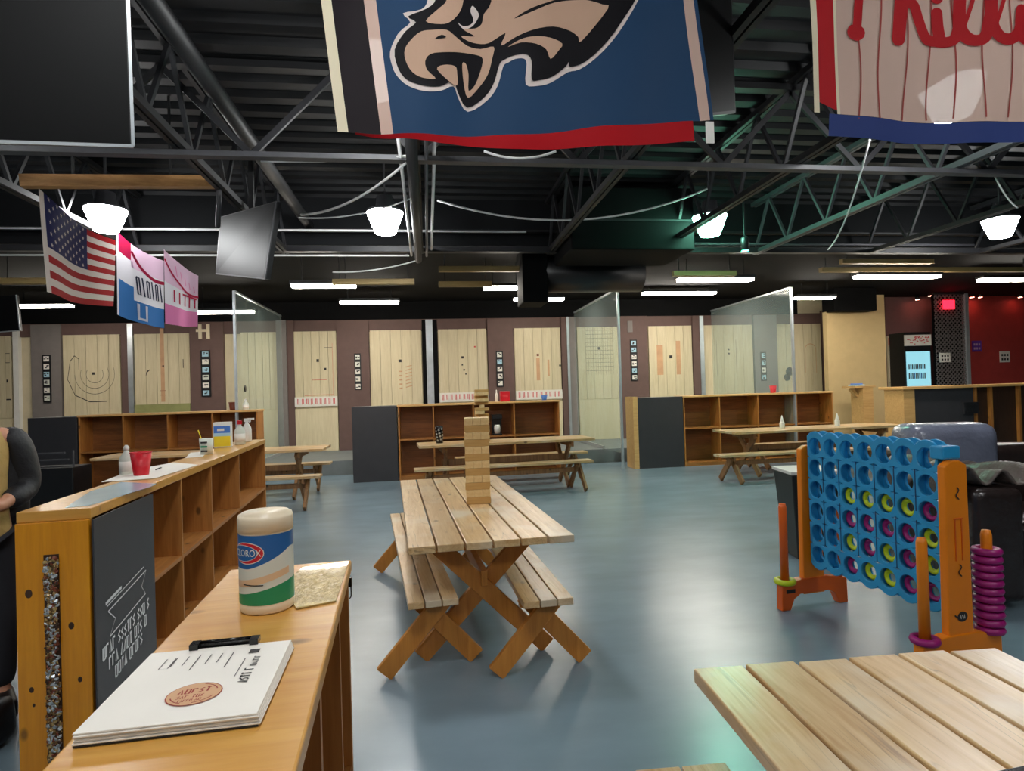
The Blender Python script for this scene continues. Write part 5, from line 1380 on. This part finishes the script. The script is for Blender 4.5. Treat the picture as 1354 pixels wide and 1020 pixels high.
# striped baseball flag
FP = 2.5
S1 = mk_surf(FP, 1.5)
botP = lambda x: 150 + 12 * min(1, max(0, (x - 1090) / 160)) 
pf = thing('sports_flag', 'large white pinstriped flag with red script and blue hem', 'flag', S1(1230, -120), 0)
LEAN = .05
fg = flag_grid(S1, [(1067, 1075, 'flag_cream', 2), (1100, 1104, 'flag_cream', 1), (1104, 1480, 'flag_white', 60)], -180, botP)
fg['flag_red'] = flag_grid(S1, [(1075, 1100, 'flag_red', 5)], -180, lambda x: 136 + (x - 1075) * .4)['flag_red']
for k, mb in fg.items(): mb.build({'flag_cream': 'header_band', 'flag_white': 'white_field', 'flag_red': 'red_band'}[k], pf, world=True)
hm = MB(); vs = []; fs = []
for i in range(61):
    x = 1088 + (1480 - 1088) * i / 60; yb = botP(x)
    for k in range(4): py = yb + 1 + (28 - 4 * (i / 60)) * k / 3; vs.append(S1(x + py * LEAN, py) + Vector((0, -.004 + .012 * k / 3, 0)))
for i in range(60):
    for k in range(3): a = 4 * i + k; fs.append((a, a + 1, a + 5, a + 4))
hm.faces(vs, fs, 'flag_navy', smooth=True); hm.build('blue_hem', pf, world=True)
ps = MB(); Sp = mk_surf(FP, 1.5, .003)
for xt in (1136, 1164, 1200, 1232, 1262, 1297, 1331, 1366, 1400, 1435):
    pts_ = [(xt + 3 * math.sin(py * .03 + xt), py) for py in range(-170, 156, 12)] + [(xt + 3 * math.sin(158 * .03 + xt), 157)]
    for pl_ in stroke_polys(pts_, 2.0, cap=False): surf_poly(ps, pl_, Sp, 'maroon_ink')
ps.build('pinstripes', pf, world=True)
lt = MB(); Sl = mk_surf(FP, 1.5, .006)
c3 = lambda pts_: [(1050 + x / 4.454, y / 4.454) for x, y in pts_]
def script(pts_, w):
    q_ = [(v.x, v.y) for v in spline([Vector((a, b_, 0)) for a, b_ in c3(pts_)], 6)]
    for pl_ in stroke_polys(q_, w): surf_poly(lt, pl_, Sl, 'flag_red')
script([(420, -250), (400, -120), (385, 0), (378, 110), (372, 170)], 12); script([(360, 185), (372, 190), (376, 190)], 21)
script([(640, -280), (640, -80), (630, 60), (618, 228)], 18)
script([(650, 20), (705, 25), (740, 110), (790, 215), (850, 235), (905, 242), (950, 225), (975, 150)], 14)
script([(850, 70), (858, 150), (872, 230)], 15)
script([(985, -120), (975, 60), (980, 170), (1020, 235), (1075, 248), (1110, 215), (1135, 100)], 15); script([(1000, 150), (1022, 80), (1045, 0), (1055, -90), (1030, -140), (995, -110)], 5)
script([(1150, -120), (1138, 60), (1145, 170), (1185, 235), (1240, 248), (1290, 215), (1310, 150)], 15); script([(1165, 150), (1187, 80), (1210, 0), (1220, -90), (1195, -140), (1160, -110)], 5)
script([(1312, 75), (1305, 150), (1320, 230), (1370, 245), (1420, 215), (1480, 150), (1500, 60), (1440, 40), (1420, 120), (1460, 225), (1540, 240)], 15)
for cx_, cy_ in ((850, -15), (1312, -10)): script([(cx_ - 5, cy_), (cx_ + 5, cy_)], 14)
lt.build('red_script', pf, world=True)

# ------------------------------------------------------------------ small hanging flags
def quad_S(TL, TR, BL, BR, off=0.0, amp=.03, ph=0, sagv=0.0):
    n = (TR - TL).cross(BL - TL).normalized()
    if n.dot(CAM - TL) < 0: n = -n
    def S(u, v):
        p = (TL.lerp(TR, u)).lerp(BL.lerp(BR, u), v)
        return p + n * (off + amp * math.sin(u * 9 + ph + v) * (.3 + .7 * v)) - Vector((0, 0, sagv * math.sin(math.pi * u) * (1 - .5 * v)))
    return S
def grid_patch(mb, S, u0, u1, v0, v1, mt, nu=12, nv=4):
    vs = [S(u0 + (u1 - u0) * i / nu, v0 + (v1 - v0) * j / nv) for i in range(nu + 1) for j in range(nv + 1)]
    fs = [(i * (nv + 1) + j, i * (nv + 1) + j + 1, (i + 1) * (nv + 1) + j + 1, (i + 1) * (nv + 1) + j) for i in range(nu) for j in range(nv)]
    mb.faces(vs, fs, mt, smooth=True)
US = (D(51, 249, 5.4), D(152, 318, 7.0), D(58, 386, 5.4), D(152, 405, 7.0))
Su = quad_S(*US, sagv=.08)
t = thing('national_flag', 'stars and stripes flag hanging below the wooden beam', 'flag', US[0])
m_ = MB(); grid_patch(m_, Su, 0, .045, 0, 1, 'us_white', 2, 14); m_.build('header_band', t, world=True)
m_ = MB(); grid_patch(m_, Su, .045, .58, 0, 7 / 13, 'us_blue', 16, 10); cn_ = m_.build('canton', t, world=True)
st = MB(); So = quad_S(*US, off=.006, sagv=.08)
def star(cx, cy, r1, r2): return [(cx + (r1 if k % 2 == 0 else r2) * math.sin(math.pi * k / 5) * .55, cy - (r1 if k % 2 == 0 else r2) * math.cos(math.pi * k / 5)) for k in range(10)]
for rr_ in range(9):
    for c in range(6 if rr_ % 2 == 0 else 5):
        surf_poly(st, star(.085 + .087 * c + (.0435 if rr_ % 2 else 0), .035 + .058 * rr_, .026, .012), So, 'us_white')
st.build('stars', cn_ if False else t, world=True)
for mt, nm in (('us_red', 'red_stripes'), ('us_white', 'white_stripes')):
    m_ = MB()
    for k in range(13):
        if (k % 2 == 0) == (mt == 'us_red'): grid_patch(m_, Su, .58 if k < 7 else .045, 1, k / 13, (k + 1) / 13, mt, 16 if k < 7 else 26, 2)
    m_.build(nm, t, world=True)
B2 = (D(153, 305, 7.05), D(217, 345, 7.6), D(155, 416, 7.05), D(218, 434, 7.6)); S2f = quad_S(*B2, amp=.02, ph=2, sagv=.05)
t = thing('sports_banner', 'white and blue banner with pink top between two flags', 'banner', B2[0])
m_ = MB(); grid_patch(m_, S2f, 0, .04, 0, 1, 'banner_white', 2, 10); grid_patch(m_, S2f, .04, .3, 0, .22, 'banner_crimson'); m_.build('edge_band', t, world=True)
m_ = MB(); grid_patch(m_, S2f, .04, .35, .22, .55, 'banner_white'); grid_patch(m_, S2f, .35, 1, .3, .72, 'banner_white'); m_.build('white_field', t, world=True)
m_ = MB(); grid_patch(m_, S2f, .3, 1, 0, .3, 'banner_lilac'); m_.build('pink_field', t, world=True)
m_ = MB(); grid_patch(m_, S2f, .04, .35, .55, 1, 'banner_blue'); grid_patch(m_, S2f, .35, 1, .72, 1, 'banner_blue'); m_.build('blue_field', t, world=True)
m_ = MB(); S2o = quad_S(*B2, amp=.02, ph=2, sagv=.05, off=.008)
for pts_, w, mt in ((spline([Vector((.3, .1, 0)), Vector((.5, .26, 0)), Vector((.75, .34, 0)), Vector((1, .34, 0))], 6), .05, 'banner_crimson'),):
    for pl_ in stroke_polys([(v.x, v.y) for v in pts_], w, cap=False): surf_poly(m_, pl_, S2o, mt)
for k, x in enumerate((.42, .52, .62, .72, .82, .92)):
    for pl_ in stroke_polys([(x - .02, .38), (x + .03, .63)] if k % 2 else [(x - .03, .4), (x + .02, .4), (x + .05, .62), (x, .62), (x - .03, .4)], .03, cap=False): surf_poly(m_, pl_, S2o, 'banner_ink')
for pl_ in stroke_polys([(.42, .75), (.42, .95), (.58, .95), (.58, .75)], .05, cap=False): surf_poly(m_, pl_, S2o, 'banner_white')
m_.build('lettering', t, world=True)
B3 = (D(217, 330, 7.7), D(262, 365, 8.15), D(220, 428, 7.7), D(260, 432, 8.15)); S3f = quad_S(*B3, amp=.02, ph=4, sagv=.03)
t = thing('sports_banner', 'pink banner with crimson lettering at the end of the flag row', 'banner', B3[0])
m_ = MB(); grid_patch(m_, S3f, 0, 1, 0, .42, 'banner_lilac'); grid_patch(m_, S3f, 0, 1, .42, .72, 'banner_white'); m_.build('pale_field', t, world=True)
m_ = MB(); grid_patch(m_, S3f, 0, 1, .72, 1, 'banner_pink'); m_.build('pink_field', t, world=True)
m_ = MB(); S3o = quad_S(*B3, amp=.02, ph=4, sagv=.03, off=.008)
for pl_ in stroke_polys([(v.x, v.y) for v in spline([Vector((0, .12, 0)), Vector((.3, .3, 0)), Vector((.7, .42, 0)), Vector((1, .43, 0))], 6)], .04, cap=False): surf_poly(m_, pl_, S3o, 'banner_crimson')
for x in (.25, .4, .6, .75, .9):
    for pl_ in stroke_polys([(x, .48), (x, .66)], .04, cap=False): surf_poly(m_, pl_, S3o, 'banner_crimson')
for pl_ in stroke_polys([(.5, .48), (.95, .48)], .03, cap=False): surf_poly(m_, pl_, S3o, 'banner_crimson')
for k in range(5):
    for pl_ in stroke_polys([(.3 + .14 * k, .1 + .04 * k), (.34 + .14 * k, .25 + .03 * k)], .02, cap=False): surf_poly(m_, pl_, S3o, 'banner_pink')
m_.build('lettering', t, world=True)

# ------------------------------------------------------------------ world and view
w = bpy.data.worlds.new('world'); sc.world = w; w.use_nodes = True
w.node_tree.nodes['Background'].inputs[0].default_value = (.75, .85, 1, 1); w.node_tree.nodes['Background'].inputs[1].default_value = .02
sc.view_settings.view_transform = 'Standard'; sc.view_settings.look = 'None'; sc.view_settings.gamma = 1; sc.view_settings.use_curve_mapping = False
sc.view_settings.exposure = 1.4
sc.cycles.use_denoising = True
sc.cycles.max_bounces = 6; sc.cycles.diffuse_bounces = 3; sc.cycles.glossy_bounces = 3; sc.cycles.transparent_max_bounces = 8
sc.cycles.sample_clamp_indirect = 8
